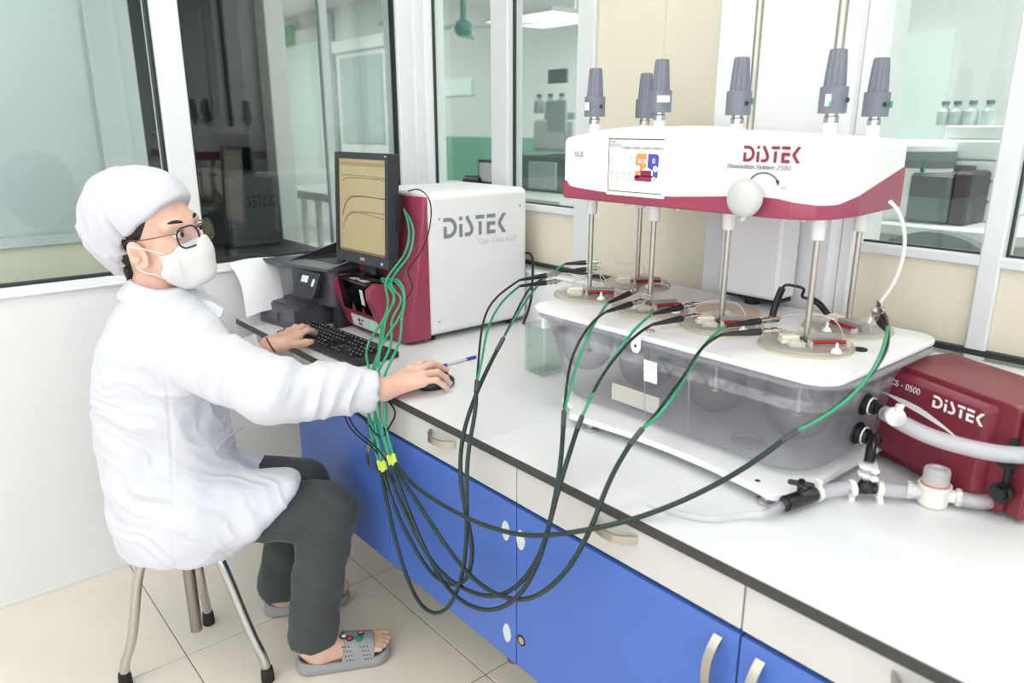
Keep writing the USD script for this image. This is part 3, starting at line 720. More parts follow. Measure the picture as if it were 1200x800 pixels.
# ------------------------------------------------------------------ dissolution tester
mat('plate_white', (243, 244, 246), 0.35)
mat('chuck_grey', (122, 126, 139), 0.42)
mat('plastic_white', (246, 246, 247), 0.35)
mat('knob_white', (204, 204, 203), 0.55, bump=.05, bscale=300)
mat('screen_cream', (232, 228, 216), 0.3, emit=.35)
mat('scr_orange', (214, 150, 92), 0.4, emit=.3)
mat('scr_blue', (74, 84, 172), 0.4, emit=.3)
mat('scr_red', (140, 44, 84), 0.4, emit=.3)
mat('scr_grey', (186, 190, 196), 0.4, emit=.3)
mat('scr_pale', (205, 212, 210), 0.4, emit=.3)
mat('scr_white', (246, 246, 246), 0.4, emit=.35)
mat('cream', (240, 234, 214), 0.5)
mat('rim_yellow', (206, 196, 162), 0.3)
mat('probe_red', (150, 34, 44), 0.3)
mat('bracket_grey', (158, 158, 156), 0.4)
mat('tan_cover', (206, 188, 160), 0.5)
mat('black_plastic', (24, 24, 26), 0.32)
mat('nylon', (236, 234, 226), 0.45)
clear('tank_clear', (254, 254, 255), (120, 120, 142), ior=1.5, haze=.18, hazec=(244, 244, 250))  # plastic haze, raised to brighten the shaded inside of the bath
clear('vessel_clear', (254, 254, 255), (40, 44, 64), ior=1.6, eb=.24, haze=.03, hazec=(246, 247, 252))
clear('water_clear', (246, 248, 251), (222, 228, 236), ior=1.33)
milky('lid_clear', (236, 234, 224), .42, .15)  # milkiness put in place of white reflections from under the lids
milky('hose_clear', (226, 227, 232), .36, .2)
milky('cup_clear', (236, 236, 240), .45, .2)
clear('jar_glass', (251, 253, 252), (170, 200, 186), ior=1.5, haze=.04, hazec=(220, 236, 228))
clear('lens_glass', (246, 248, 250), (220, 224, 230), ior=1.5)

dt = thing('dissolution_tester', 'white and burgundy dissolution tester with a clear water bath and six stirrers', 'instrument', (1.65, -.34, BT))
# base plate: rounded front corners, slightly hollow front edge, on round feet
bp = Polygon([(1.425, -.575), (1.445, -.612), (1.50, -.604), (1.60, -.592), (1.70, -.588), (1.80, -.592), (1.90, -.604), (1.945, -.612), (1.972, -.58), (1.975, -.10), (1.36, -.10), (1.36, -.55)]).buffer(-.012, 6).buffer(.012, 6)
obj('base_plate', extr(bp, .013, .809), 'plate_white', dt)
for x, y in ((1.492, -.588), (1.925, -.592), (1.42, -.14), (1.93, -.14)):
    obj('foot', lathe([(.0, .790), (.016, .790), (.0175, .7925), (.0175, .797), (.011, .800), (.009, .803), (.012, .805), (.012, .809)], 24, (x, y, 0)), 'steel', dt)
obj('plate_hole', cyl((1.90, -.585, .8221), (1.90, -.585, .8224), .005, n=14), 'black', dt)
# tank: thin clear walls with a strong rounding, wider at the rim
def tk(z):                                              # outline at height z
    t = (z - .826) / (1.006 - .826); t = max(0, min(1, t)) ** .7
    x0 = 1.345 + (1.262 - 1.345) * t; x1 = 1.958 + (1.992 - 1.958) * t; y0 = -.538 + (-.553 + .538) * t; y1 = -.13 + (-.118 + .13) * t
    return x0, x1, y0, y1
Lt = []
for z, ins in ((.826, .022), (.8275, .012), (.832, .004), (.84, .0), (.88, 0), (.93, 0), (.97, 0), (1.006, 0)):
    x0, x1, y0, y1 = tk(z)
    Lt.append(at_z(rrect(x1 - x0 - 2 * ins, y1 - y0 - 2 * ins, .075 - ins * .5, 10, (x0 + x1) / 2, (y0 + y1) / 2), z))
obj('tank', loft(Lt, True, False), 'tank_clear', dt, smooth=50, label='clear plastic water bath')
obj('tank_lip', loft([at_z(rrect(x1 - x0 + 2 * e, y1 - y0 + 2 * e, .08 + e, 10, (x0 + x1) / 2, (y0 + y1) / 2), z) for (e, z) in ((.0, 1.0055), (.019, 1.0055), (.021, 1.0075), (.021, 1.0105), (.0195, 1.012), (-.01, 1.012))], False, False), 'tank_clear', dt, label='clear rim of the water bath')
xw0, xw1, yw0, yw1 = tk(.976)
obj('water_surface', loft([at_z(rrect(xw1 - xw0 - .004, yw1 - yw0 - .004, .07, 8, (xw0 + xw1) / 2, (yw0 + yw1) / 2), z) for z in (.9755, .9765)], False, True), 'water_clear', dt)
def foam_mat():
    MAT['foam'] = usdkit.material(stage, '/World/Looks/foam', {'tc': ('texture_coordinate', {}), 'n': ('noise_texture', {'scale': 70, 'detail': 5}), 'n2': ('noise_texture', {'scale': 14, 'detail': 3}), 'mm': ('math', {'math_type': 'multiply'}), 'r': ('rgb_ramp', {'ramp': [(.16, (.03,) * 3), (.34, (.34,) * 3)]}), 't': ('transparent_bsdf', {}), 'd': ('diffuse_bsdf', {'color': lin((238, 239, 244))}), 'm': ('mix_closure', {})},
        [('tc.object', 'n.vector'), ('tc.object', 'n2.vector'), ('n.fac', 'mm.value1'), ('n2.fac', 'mm.value2'), ('mm.value', 'r.fac'), ('r.color', 'm.fac'), ('t.BSDF', 'm.closure1'), ('d.BSDF', 'm.closure2')], surface='m.closure')
foam_mat()
fb_ = []
for z in (.955, .962, .970, .9755):
    x0, x1, y0, y1 = tk(z); fb_.append(at_z(rrect(x1 - x0 - .005, y1 - y0 - .005, .072, 10, (x0 + x1) / 2, (y0 + y1) / 2), z))
obj('bubble_band', loft(fb_, False, False), 'foam', dt, label='speckled band of bubbles at the bath waterline')
for x in (1.60, 1.712): obj('tank_rib', hull([(x + s, y0_, z) for s in (-.002, .002) for z, y0_ in ((.835, tk(.84)[2] + .0015), (1.0, tk(1.0)[2] + .0015), (.835, tk(.84)[2] + .003), (1.0, tk(1.0)[2] + .003))]), 'tank_clear', dt, smooth=False)
# heater intake block and drain ring seen through the wall
obj('intake', cat_(cbox(1.595, 1.625, -.50, -.49, .93, .965, .003)), 'charcoal', dt)
# top plate
obj('top_plate', cat_(slab((1.243 + 2.0) / 2, (-.562 - .100) / 2, 2.0 - 1.243, .462, .055, 1.0125, 1.0235, .0025, 8)), 'plate_white', dt)
obj('front_tab', cat_(extr(Polygon([(-.012, 0), (.012, 0), (.012, -.022), (.006, -.031), (-.006, -.031), (-.012, -.022)]), .002)) if False else place(cat_(extr(Polygon([(-.012, 0.004), (.012, 0.004), (.012, -.022), (.006, -.031), (-.006, -.031), (-.012, -.022)]), .002)), (1.602, -.5795, 1.0225), (1, 0, 0), (0, 0, 1)), 'plastic_white', dt)
obj('tab_screw', xf(cyl((0, 0, 0), (0, -.0015, 0), .003, n=10), t=(1.602, -.5815, 1.006)), 'ink', dt)
obj('thumb_screw', lathe([(0, 0), (.009, 0), (.0095, .002), (.008, .004), (0, .004)], 18, (1.592, -.525, 1.0235)), 'steel_brushed', dt)
obj('grommet', cat_(lathe([(.006, 0), (.013, 0), (.013, .003), (.006, .003), (.004, .001), (0, .0008)], 22, (1.935, -.325, 1.0235))), 'rubber', dt)
obj('barcode', hull([(x, y, z) for x in (1.292, 1.302) for y, z in ((-.553, .975), (-.5535, .975), (-.5545, 1.0), (-.554, 1.0))]), 'label_white', dt, smooth=False)
wl = obj('white_label', hull([(x, y, z) for x in (1.601, 1.636) for y, z in ((-.5485, .925), (-.549, .925), (-.5525, .972), (-.552, .972))]), 'label_white', dt, smooth=False)
obj('beige_backdrop', cbox(1.47, 1.605, -.50, -.498, .835, .875, .001), 'cream', dt, smooth=False)  # added plate, standing in for the beige background seen through the bath
obj('drain_ring', lathe([(.026, 0), (.034, 0), (.034, .006), (.026, .006), (.026, 0)], 26, (1.80, -.46, .8285)), 'tank_clear', dt)
# tower and foot
obj('tower', cat_(cbox(1.502, 1.66, -.165, -.085, 1.045, 1.40, .006)), 'inst_white', dt)
obj('tower_foot', cat_(cyl((1.582, -.135, 1.0236), (1.582, -.135, 1.046), .017, n=20), box8(1.505, 1.655, -.15, -.09, 1.036, 1.046)), 'rubber', dt)
# drive head
plan = Polygon([(1.292, -.487), (1.205, -.385), (1.20, -.12), (1.885, -.12), (1.912, -.36), (1.908, -.42), (1.89, -.465), (1.855, -.485), (1.80, -.489), (1.55, -.490)])
plan = plan.buffer(-.006, 5).buffer(.006, 5)
ring = np.array(shapely.segmentize(plan.exterior, .02).coords)[:-1]
def ztop(x, y):
    return 1.400 + .022 * np.exp(-((x - 1.45) / .14) ** 2) + .012 * np.exp(-((x - 1.68) / .2) ** 2)
cen = ring.mean(0); loops = []
for sc_, dz in ((1.0, None), (1.0, -.012), (.994, -.004), (.98, .0), (.9, .004), (.6, .007), (.2, .008)):
    r_ = cen + (ring - cen) * sc_
    loops.append(np.column_stack([r_, np.full(len(r_), 1.282) if dz is None else ztop(r_[:, 0], r_[:, 1]) + dz]))
obj('head_shell', loft(loops), 'plastic_white', dt, smooth=50)
out = np.array(shapely.segmentize(plan.buffer(.003, 5).exterior, .012).coords)[:-1]
def zband(x, y):
    if x < 1.30 or (y > -.3 and x < 1.6): return 1.312
    zs = [(1.292, 1.302), (1.33, 1.298), (1.40, 1.294), (1.50, 1.2925), (1.60, 1.296), (1.70, 1.303), (1.77, 1.309), (1.83, 1.308), (1.87, 1.302), (1.90, 1.2985), (1.93, 1.30)]
    z = np.interp(x, *zip(*zs))
    return z if y < -.43 else (1.2985 + (y + .43) * .18)
zt = np.array([zband(*p) for p in out])
inn = np.array([cen + (p - cen) * .985 for p in out])
obj('red_band', loft([at_z(inn, 1.274), at_z(out, 1.2765), np.column_stack([out, zt]), np.column_stack([inn, zt + .001])]), 'burgundy', dt, smooth=50)
FY = -.4905
# touch screen
def hd(m, x, z, y=FY): return place(m, (x, y, z), (1, 0, 0), (0, 0, 1))
obj('screen_frame', hd(rect2(-.006, .152, -.006, .116, .0035, .004), 1.432, 1.297), 'plastic_white', dt)
ts = obj('screen', hd(rect2(0, .146, 0, .108, .0042), 1.432, 1.299), 'screen_cream', dt, smooth=False)
def S(m, mm): obj('screen_mark', hd(xf(m, t=(0, 0, .0042)), 1.432, 1.299), mm, ts, smooth=False)
S(rect2(0, .146, .106, .108, .0004), 'charcoal'); S(rect2(0, .0015, 0, .108, .0004), 'charcoal'); S(rect2(0, .146, 0, .0014, .0004), 'charcoal')
S(rect2(.002, .034, .091, .098, .0003), 'scr_grey'); S(rect2(.034, .146, .087, .0925, .0003), 'scr_grey')
for i in range(4): S(xf(text('Vessel', .0032, .0004), t=(.044 + .026 * i, .0885, 0)), 'ink')
S(xf(text('READY', .003, .0004), t=(.006, .1, 0)), 'ink'); S(xf(text('PARAMETERS', .0028, .0004), t=(.112, .081, 0)), 'scr_grey')
for (x, y) in [(.006 + .0165 * i, .028) for i in range(4)] + [(.006, .058), (.058, .060)]:
    S(rect2(x, x + .009, y - .006, y + .009, .0003, .002), 'scr_pale'); S(rect2(x + .001, x + .008, y + .009, y + .012, .0003), 'scr_grey')
S(rect2(.072, .136, .022, .086, .0002, .006), 'scr_white')
S(extr(Polygon([(.075, .030), (.086, .030), (.089, .045), (.103, .052), (.104, .079), (.080, .079), (.075, .074)]), .0005), 'scr_orange')
S(extr(Polygon([(.107, .052), (.121, .046), (.122, .032), (.133, .032), (.135, .074), (.131, .079), (.107, .079)]), .0005), 'scr_blue')
S(cat_(rect2(.073, .127, .024, .036, .0005, .005), rect2(.089, .117, .034, .046, .0005)), 'scr_red')
for x, y in ((.081, .050), (.127, .050), (.124, .028)): S(xf(cyl((0, 0, 0), (0, 0, .0007), .006, n=18), t=(x, y, 0)), 'scr_white')
S(xf(text('37.2', .0072, .0008, True), t=(.0800, .0605, 0)), 'scr_white'); S(xf(text('0', .009, .0008, True), t=(.118, .061, 0)), 'scr_white')
for s_, x, y in (('-', .0795, .0485), ('+', .1255, .0485), ('+', .1225, .0265)): S(xf(text(s_, .005, .0009, True), t=(x, y, 0)), 'ink')
# lettering
obj('logo', hd(logo(.028), 1.755, 1.370), 'logo_red', dt, smooth=False, label='burgundy cut-letter logo on the drive head')
m = text('Dissolution System 2500', .0075, .0005, False, .25); k_ = .128 / m[0][:, 0].max(); m[0][:, 0] *= k_
obj('model_name', hd(m, 1.722, 1.358), 'ink', dt, smooth=False)
m = text('GLE', .010, .0004, True); obj('maker_sticker', hd(cat_(rect2(-.002, .024, -.004, .014, .0003)), 1.325, 1.366), 'label_white', dt, smooth=False)
obj('sticker_text', hd(xf(m, t=(0, 0, .0004)), 1.326, 1.367), 'logo_grey', dt, smooth=False)
a = np.linspace(math.radians(150), math.radians(25), 20)
obj('arrow', hd(cat_(extr(LineString(np.column_stack([.030 * np.cos(a), .024 * np.sin(a)])).buffer(.0011, cap_style=2), .0005), extr(Polygon([(.0285, .002), (.023, .012), (.031, .012)]), .0005)), 1.800, 1.328), 'ink', dt, smooth=False)
obj('lock_word', hd(text('LOCK', .0035, .0004), 1.832, 1.326), 'ink', dt, smooth=False)
kx, kz = 1.782, 1.308
obj('lock_knob', cat_(lathe([(0, 0), (.010, 0), (.010, .012), (.022, .014), (.0315, .019), (.034, .026), (.0325, .034), (.026, .041), (.014, .0455), (0, .047)], 36, (kx, FY, kz), (0, -1, 0)), cyl((kx - .004, -.515, kz - .038), (kx + .004, -.515, kz - .03), .006)), 'knob_white', dt)
for i, (x, y) in enumerate(((1.60, -.47), (1.86, -.45), (1.47, -.47))):
    obj('screw', lathe([(0, -.006), (.006, -.006), (.0065, -.002), (.006, 0)], 14, (x, y, 1.275)), 'steel', dt)
# stirrers: sleeve under the head, steel shaft with paddle, collar and grey chuck above
ROWF = [(1.275, -.377), (1.467, -.377), (1.661, -.377), (1.853, -.377)]
ROWB = [(1.263, -.182), (1.846, -.195)]
tops = {0: 1.560, 1: 1.567, 2: 1.559, 3: 1.560, 4: 1.558, 5: 1.556}
for i, (x, y) in enumerate(ROWF + ROWB):
    zt_ = tops[i]; b_ = zt_ - .107
    lab = None
    obj('sleeve', lathe([(0, 1.2285), (.0118, 1.2285), (.0130, 1.232), (.0135, 1.25), (.0138, 1.28)], 24, (x, y, 0)), 'plastic_white', dt)
    obj('shaft', cat_(cyl((x, y, .885), (x, y, 1.232), .0058, n=18), cyl((x, y, .88), (x, y, .886), .011, n=18)), 'steel_brushed', dt)
    0 and obj('paddle', extr(Polygon([(-.018, 0), (.018, 0), (.026, .018), (-.026, .018)]), .003) if False else place(extr(Polygon([(-.018, 0), (.018, 0), (.026, .018), (-.026, .018)]), .003), (x, y - .0015, .888), (1, 0, 0), (0, 0, 1)), 'steel_brushed', dt, smooth=False)
    obj('collar', cat_(lathe([(0, 1.40), (.0118, 1.40), (.0118, b_ - .016), (0, b_ - .016)], 22, (x, y, 0))), 'plastic_white', dt)
    obj('collar_nut', lathe([(0, b_ - .016), (.0125, b_ - .016), (.0128, b_ - .006), (.011, b_ - .004), (.011, b_ + .001)], 22, (x, y, 0)), 'steel', dt)
    n = 64; th_ = np.arange(n) * 2 * PI / n; L_ = []
    for z, r, fl_ in ((b_, .0228, 0), (b_ + .001, .0240, 0), (b_ + .044, .0240, 0), (b_ + .045, .0232, 0), (b_ + .0452, .0190, .2), (b_ + .05, .0188, 1), (b_ + .075, .0172, 1), (b_ + .095, .0155, 1), (b_ + .103, .0148, .4), (b_ + .106, .0140, 0), (b_ + .107, .0125, 0)):
        g = 1 - .10 * fl_ * np.clip(np.cos(8 * th_), 0, 1) ** .6
        L_.append(np.column_stack([x + r * g * np.cos(th_), y + r * g * np.sin(th_), np.full(n, z)]))
    ch = obj('chuck', loft(L_), 'chuck_grey', dt, smooth=35)
    d_ = V(CAM[0] - x, CAM[1] - y, 0); d_ /= np.linalg.norm(d_); s_ = np.cross(V(0, 0, 1), d_)
    if i in (0, 2, 3, 5, 4):
        q = V(x, y, b_ + .022) + (d_ * .8 + s_ * (.6 if i != 3 else .95)) / np.linalg.norm(d_ * .8 + s_ * .6) * .0238
        obj('lock_mark', xf(lathe([(0, 0), (.0045, 0), (.0045, .0012), (.003, .0012), (.003, .0006), (0, .0006)], 16), frame(q - V(x, y, b_ + .022)), q), 'charcoal', ch)
def sticker(i, m_, ang, w, h, zoff, peel=0.0, name='sticker'):
    x, y = (ROWF + ROWB)[i]; b_ = tops[i] - .107
    a0 = math.atan2(CAM[1] - y, CAM[0] - x) + ang
    a = np.linspace(-w / 2, w / 2, 8) / .0244; L_ = []
    for t in a:
        r = .0246 + peel * max(0, t * .0244 / (w / 2)) ** 2
        L_.append([(x + r * math.cos(a0 + t), y + r * math.sin(a0 + t), b_ + zoff), (x + r * math.cos(a0 + t), y + r * math.sin(a0 + t), b_ + zoff + h), (x + (r + .0004) * math.cos(a0 + t), y + (r + .0004) * math.sin(a0 + t), b_ + zoff + h), (x + (r + .0004) * math.cos(a0 + t), y + (r + .0004) * math.sin(a0 + t), b_ + zoff)])
    obj(name, loft(L_), m_, dt, smooth=False)
mat('sticker_green', (60, 150, 100), .5)
sticker(0, 'label_white', -.85, .020, .018, .014, .004)
sticker(1, 'label_white', .25, .026, .014, .020, .003)
sticker(3, 'label_white', -.35, .010, .020, .012); sticker(3, 'sticker_green', -.15, .007, .010, .010)
sticker(5, 'sticker_green', 1.25, .006, .012, .016, .004); sticker(2, 'sticker_green', 1.3, .006, .012, .020, .003)
# two raised guide rods standing behind the head and the steel lift rods
for x, y, z0, z1, r in ((1.60, -.235, 1.40, 2.3, .008), (1.853, -.377, 1.555, 2.3, .0085)):
    obj('raised_shaft', cyl((x, y, z0), (x, y, z1), r, n=20), 'steel_brushed', dt)

# vessels hang in the plate; lids with probes rest on them
vs = None
VP = [(0, 0), (.0, 0)]
def make_vessel(x, y, label):
    t = thing('glass_vessel', label, 'vessel', (x, y, 1.0), 'round-bottomed vessels hanging in the water bath')
    pr = [(.002, .8325)] + [(.065 * math.sin(a), .8975 - .065 * math.cos(a)) for a in np.linspace(.1, PI / 2, 12)] + [(.065, .94), (.065, .98), (.065, 1.008), (.070, 1.0118)]
    v, f = lathe(pr, 40, (x, y, 0)); 
    obj('shell', loft([np.column_stack([x + r * np.cos(np.arange(40) * 2 * PI / 40), y + r * np.sin(np.arange(40) * 2 * PI / 40), np.full(40, h)]) for r, h in pr], True, False), 'vessel_clear', t, smooth=60)
    obj('water', loft([np.column_stack([x + r * np.cos(np.arange(40) * 2 * PI / 40), y + r * np.sin(np.arange(40) * 2 * PI / 40), np.full(40, h)]) for r, h in ((.0645, .961), (.0642, .9622), (.0005, .9622))], False, True), 'water_clear', t, smooth=False)
    return t
allpos = ROWF + ROWB
vlab = ['glass vessel under the leftmost front stirrer in the water bath', 'glass vessel under the second front stirrer, behind the white label', 'glass vessel under the third front stirrer in the middle of the bath',
        'glass vessel under the rightmost front stirrer beside the black fittings', 'glass vessel under the rear left stirrer of the bath', 'glass vessel under the rear right stirrer of the bath']
v0 = make_vessel(*allpos[0], vlab[0])
for (x, y), l in zip(allpos[1:], vlab[1:]):
    copy_of(v0, 'glass_vessel', l, 'vessel', (x, y, 1.0), 0, 'round-bottomed vessels hanging in the water bath')
llab = ['clear round vessel lid at the left end of the front row', 'clear round vessel lid second in the front row, behind the white tab', 'clear round vessel lid third in the front row, before the tan cover',
        'clear round vessel lid nearest the camera, right end of the front row', 'clear round vessel lid at the far left of the rear row', 'clear round vessel lid at the right of the rear row under upright connectors']
def make_lid(x, y, label):
    t = thing('vessel_lid', label, 'lid', (x, y, 1.0236), 'clear vessel lids on the tester')
    o = V(x, y, 1.0236)
    obj('disc', lathe([(0, .0008), (.0850, .0008), (.0868, .0025), (.0868, .0085), (.085, .010), (.0, .010)], 48, o), 'lid_clear', t)
    obj('rim', lathe([(.0870, .0005), (.0886, .0005), (.0886, .0035), (.0870, .0035), (.0870, .0005)], 48, o), 'rim_yellow', t)
    obj('seal_plate', xf(cyl((0, 0, .0101), (0, 0, .0125), .016, n=20), t=o), 'black_plastic', t)
    obj('slot', xf(cat_(cbox(-.024, .024, -.0035, .0035, .0102, .0118, .0008), cbox(-.004, .004, -.022, .022, .0102, .0118, .0008)), t=o), 'black_plastic', t)
    obj('bracket', xf(cat_(cbox(-.006, .060, -.022, -.0185, .0102, .0245, .0008), cbox(-.006, .060, -.022, -.008, .0232, .0245, .0004)), t=o), 'bracket_grey', t, smooth=False)
    for z_, y_, dx in ((.018, -.040, 0), (.0035, -.046, .004)):
        obj('red_arm', xf(tube(spline([(-.006 + dx, y_, z_), (.02 + dx, y_, z_ + .001), (.058 + dx, y_, z_)], .01), .0042, 10), t=o), 'probe_red', t)
    obj('arm_post', xf(cat_(cbox(-.012, -.006, -.050, -.036, .0102, .022, .001), cbox(.058, .064, -.05, -.036, .0102, .02, .001)), t=o), 'lid_clear', t, smooth=False)
    obj('cream_block', xf(cat_(cbox(-.056, -.022, -.024, .000, .0102, .0185, .0015), cbox(-.050, -.016, -.010, .012, .0102, .0225, .0015)), t=o), 'cream', t, smooth=False)
    obj('clear_block', xf(cbox(-.05, -.02, -.052, -.032, .0102, .0215, .002), t=o), 'lid_clear', t, smooth=False)
    obj('clear_block', xf(cbox(.0, .03, .030, .052, .0102, .0235, .002), t=o), 'lid_clear', t, smooth=False)
    obj('spout', xf(cat_(cyl((.025, -.079, .010), (.025, -.079, .017), .010, .007, n=12), cyl((.025, -.079, .017), (.025, -.079, .028), .0035, .002, n=10)), t=o), 'plastic_white', t)
    return t
l0 = make_lid(*allpos[0], llab[0])
x_ = UsdGeom.Xform(stage.GetPrimAtPath(l0)); x_.AddRotateZOp().Set(46.0)
for (x, y), l, a in zip(allpos[1:], llab[1:], (66, 48, 50, 44, -20)):
    copy_of(l0, 'vessel_lid', l, 'lid', (x, y, 1.0236), a, 'clear vessel lids on the tester')
tc = thing('hole_cover', 'tan round cover lying over the empty rear hole', 'cover', (1.60, -.255, 1.0236))
obj('cover_disc', lathe([(0, .0003), (.070, .0003), (.0715, .002), (.0715, .004), (.07, .0055), (0, .0055)], 40, (1.60, -.262, 1.0236)), 'tan_cover', tc)

# black sensor lead with a coiled tail
cc = thing('sensor_lead', 'black bent sensor lead with coiled tail standing behind the front lids', 'cable', (1.70, -.25, 1.0236))
base = V(1.703, -.248, 1.0236)
obj('base_ring', lathe([(0, 0), (.016, 0), (.0165, .003), (.012, .005), (.0, .006)], 22, base), 'rubber', cc)
tp = px(917, 337, 'y', -.235)
obj('stem', tube(spline([base + V(0, 0, .003), base * .5 + tp * .5 + V(-.003, 0, 0), tp], .006), .0075, 12), 'black_plastic', cc)
obj('hook', tube(spline([tp, px(921, 334, 'y', -.23), px(931, 335, 'y', -.22), px(942, 339, 'y', -.21), px(940, 347, 'y', -.205), px(950, 350, 'y', -.2)], .004), .0032, 8), 'black_plastic', cc)
a0, a1 = px(950, 350, 'y', -.20), px(972, 371, 'y', -.17)
cl_ = spline([a0, (a0 + a1) / 2 + V(0, 0, .006), a1, a1 + V(.01, .03, -.02)], .002)
obj('coil', tube(cl_, [.0075 if k % 2 else .0064 for k in range(len(cl_))], 12), 'black_plastic', cc)
# white air tube from the head's right end down to the rear right lid
wtb = thing('white_tube', 'thin white tube curving from the head down to the rear right lid', 'tube', (1.9, -.2, 1.04))
obj('tube', tube(spline([px(1043, 236, 'y', -.30), px(1052, 247, 'y', -.28), px(1060, 275, 'y', -.25), px(1057, 305, 'y', -.235), px(1045, 335, 'y', -.225), px(1026, 362, 'y', -.215), px(1018, 378, 'y', -.21)], .008), .0036, 10), 'plastic_white', wtb)

# ------------------------------------------------------------------ circulator heater box
HA = math.atan2(-.084, .214)
HX, HYv = V(math.cos(HA), math.sin(HA), 0), V(-math.sin(HA), math.cos(HA), 0)
HO = V(1.957, -.257, BT)
def hb(m): return place((np.asarray(m[0]) * V(1.14, 1, 1), m[1]), HO, HX, HYv)                 # local: x along the front, y into depth, z up
hc = thing('heater_box', 'burgundy heater circulator with white lettering right of the water bath', 'heater', tuple(HO + HX * .13 + HYv * .1))
obj('case', hb(cat_(loft([[(x, y, z) for x, z in rr_] for y, rr_ in ((.004, rrect(.246, .190, .012, 5, .112, .105)), (.0, rrect(.250, .194, .014, 5, .112, .105)))][::-1] if False else
    [[(x, y, z) for x, z in rrect(w_, h_, r_, 5, .112, .105)] for y, w_, h_, r_ in ((.010, .244, .186, .010), (.013, .252, .194, .014), (.17, .252, .194, .014), (.178, .24, .182, .01))]))), 'burgundy_dark', hc, smooth=45)
obj('front_panel', hb(loft([[(x, y, z) for x, z in rrect(w_, h_, r_, 5, .105, .108)] for y, w_, h_, r_ in ((-.012, .186, .150, .006), (-.010, .190, .154, .008), (.002, .202, .166, .010), (.012, .208, .172, .012))])), 'burgundy_dark', hc, smooth=45)
obj('right_bay', hb(cat_(cbox(.236, .262, .02, .17, .010, .2, .004))), 'burgundy_dark', hc)
obj('bay_recess', hb(cbox(.232, .239, .006, .03, .03, .150, .002)), 'rubber', hc)
for x in (.03, .20):
    obj('foot', hb(cyl((x, .04, 0), (x, .04, .012), .012, n=14)), 'rubber', hc)
    obj('foot', hb(cyl((x, .14, 0), (x, .14, .012), .012, n=14)), 'rubber', hc)
def hf(m, x, z): return hb(place(m, (x, -.0122, z), (1, 0, 0), (0, 0, 1)))
obj('logo', hf(logo(.0225), .112, .1565), 'logo_white', hc, smooth=False, label='white cut-letter logo')
m = text('TCS - 0500', .0115, .0005, False, .08); m[0][:, 0] *= .066 / m[0][:, 0].max()
obj('model_name', hf(m, .020, .168), 'logo_white', hc, smooth=False)
obj('swoosh', hf(extr(Polygon([(.010, .147), (.06, .1485), (.088, .1465), (.105, .1425), (.140, .131), (.178, .115), (.14, .1255), (.098, .133), (.075, .136), (.05, .1395)]), .0005), 0, 0), 'logo_white', hc, smooth=False)
for z in (.115, .055):
    obj('port', hb(cat_(cyl((.239, .015, z), (.239, -.012, z), .012, n=18), cyl((.239, .0, z), (.239, -.004, z), .017, n=8))), 'black_plastic', hc)

# ------------------------------------------------------------------ bath fittings, hoses and filter
def sleeve_ring(p, d, r, w, m_, par, lug=None):
    p = np.asarray(p, float); d = np.asarray(d, float) / np.linalg.norm(d)
    ms = [lathe([(r - .002, -w / 2), (r, -w / 2), (r + .001, 0), (r, w / 2), (r - .002, w / 2)], 20, p, d)]
    if lug is not None:
        l_ = np.asarray(lug, float); ms.append(xf(cbox(-.006, .006, -w * .5, w * .5, r * .7, r + .012, .001), np.stack([np.cross(d, l_ / np.linalg.norm(l_)), d, l_ / np.linalg.norm(l_)], 1), p))
    obj('clamp', cat_(*ms), m_, par)
uf = px(1010, 472, 'x', 1.978); lf = px(1002, 506, 'x', 1.972)
up = thing('inlet_hose', 'thick translucent hose from the upper bath fitting across the burgundy heater', 'hose', tuple(uf))
def bulkhead(c, par):
    obj('bulkhead_fitting', cat_(lathe([(.0, 0), (.0185, 0), (.0195, .004), (.0195, .012), (.015, .014), (.015, .024), (.009, .026), (.009, .034)], 8, c + V(.002, 0, 0), (1, 0, -.06)),
                                 lathe([(.0195, .0), (.022, 0), (.022, .005), (.0195, .005)], 28, c + V(.002, 0, 0), (1, 0, -.06))), 'black_plastic', par)
    obj('washer', lathe([(.0118, .0145), (.0165, .0145), (.0165, .017), (.0118, .017)], 22, c + V(.002, 0, 0), (1, 0, -.06)), 'plastic_white', par)
bulkhead(uf, up)
e0 = uf + V(.034, 0, -.003); e1 = px(1042, 487, 'y', uf[1] - .012)
obj('elbow', cat_(ball(e0 + V(.004, 0, 0), .0115), tube(spline([e0, e0 * .4 + e1 * .6, e1], .005), .0085, 12)), 'black_plastic', up)
hp = spline([e0 * .3 + e1 * .7, px(1058, 496, 'y', -.445), px(1090, 511, 'y', -.45), px(1130, 523, 'y', -.445), px(1170, 531, 'y', -.425), px(1215, 534, 'y', -.385)], .01)
obj('hose', tube(hp, .0135, 16), 'hose_clear', up)
obj('hose_core', tube(hp, .0085, 12), 'hose_clear', up)
sleeve_ring(px(1049, 488, 'y', -.445), hp[3] - hp[1], .0155, .014, 'nylon', up, (.3, -.2, 1))
lo = thing('drain_hose', 'branching clear drain hose with black valve and T-piece lying on the worktop', 'hose', tuple(lf))
bulkhead(lf, lo)
zc = .812
T_ = px(1014, 570, 'z', .817); e0 = lf + V(.034, 0, -.003); top_ = V(T_[0], T_[1], lf[2] - .014)
obj('elbow', cat_(ball(e0 + V(.004, 0, 0), .0115), tube(spline([e0, e0 * .4 + top_ * .6 + V(0, 0, .006), top_ + V(0, 0, -.008)], .004), .0085, 12)), 'black_plastic', lo)
obj('drop_tube', tube(spline([top_ + V(0, 0, -.004), T_ + V(0, 0, .018)], .01), .0135, 16), 'hose_clear', lo)
sleeve_ring(top_ + V(0, 0, -.012), (0, 0, 1), .0150, .007, 'plastic_white', lo, (.7, -.5, 0)); sleeve_ring(T_ + V(0, 0, .026), (0, 0, 1), .0150, .007, 'plastic_white', lo, (.7, -.5, 0))
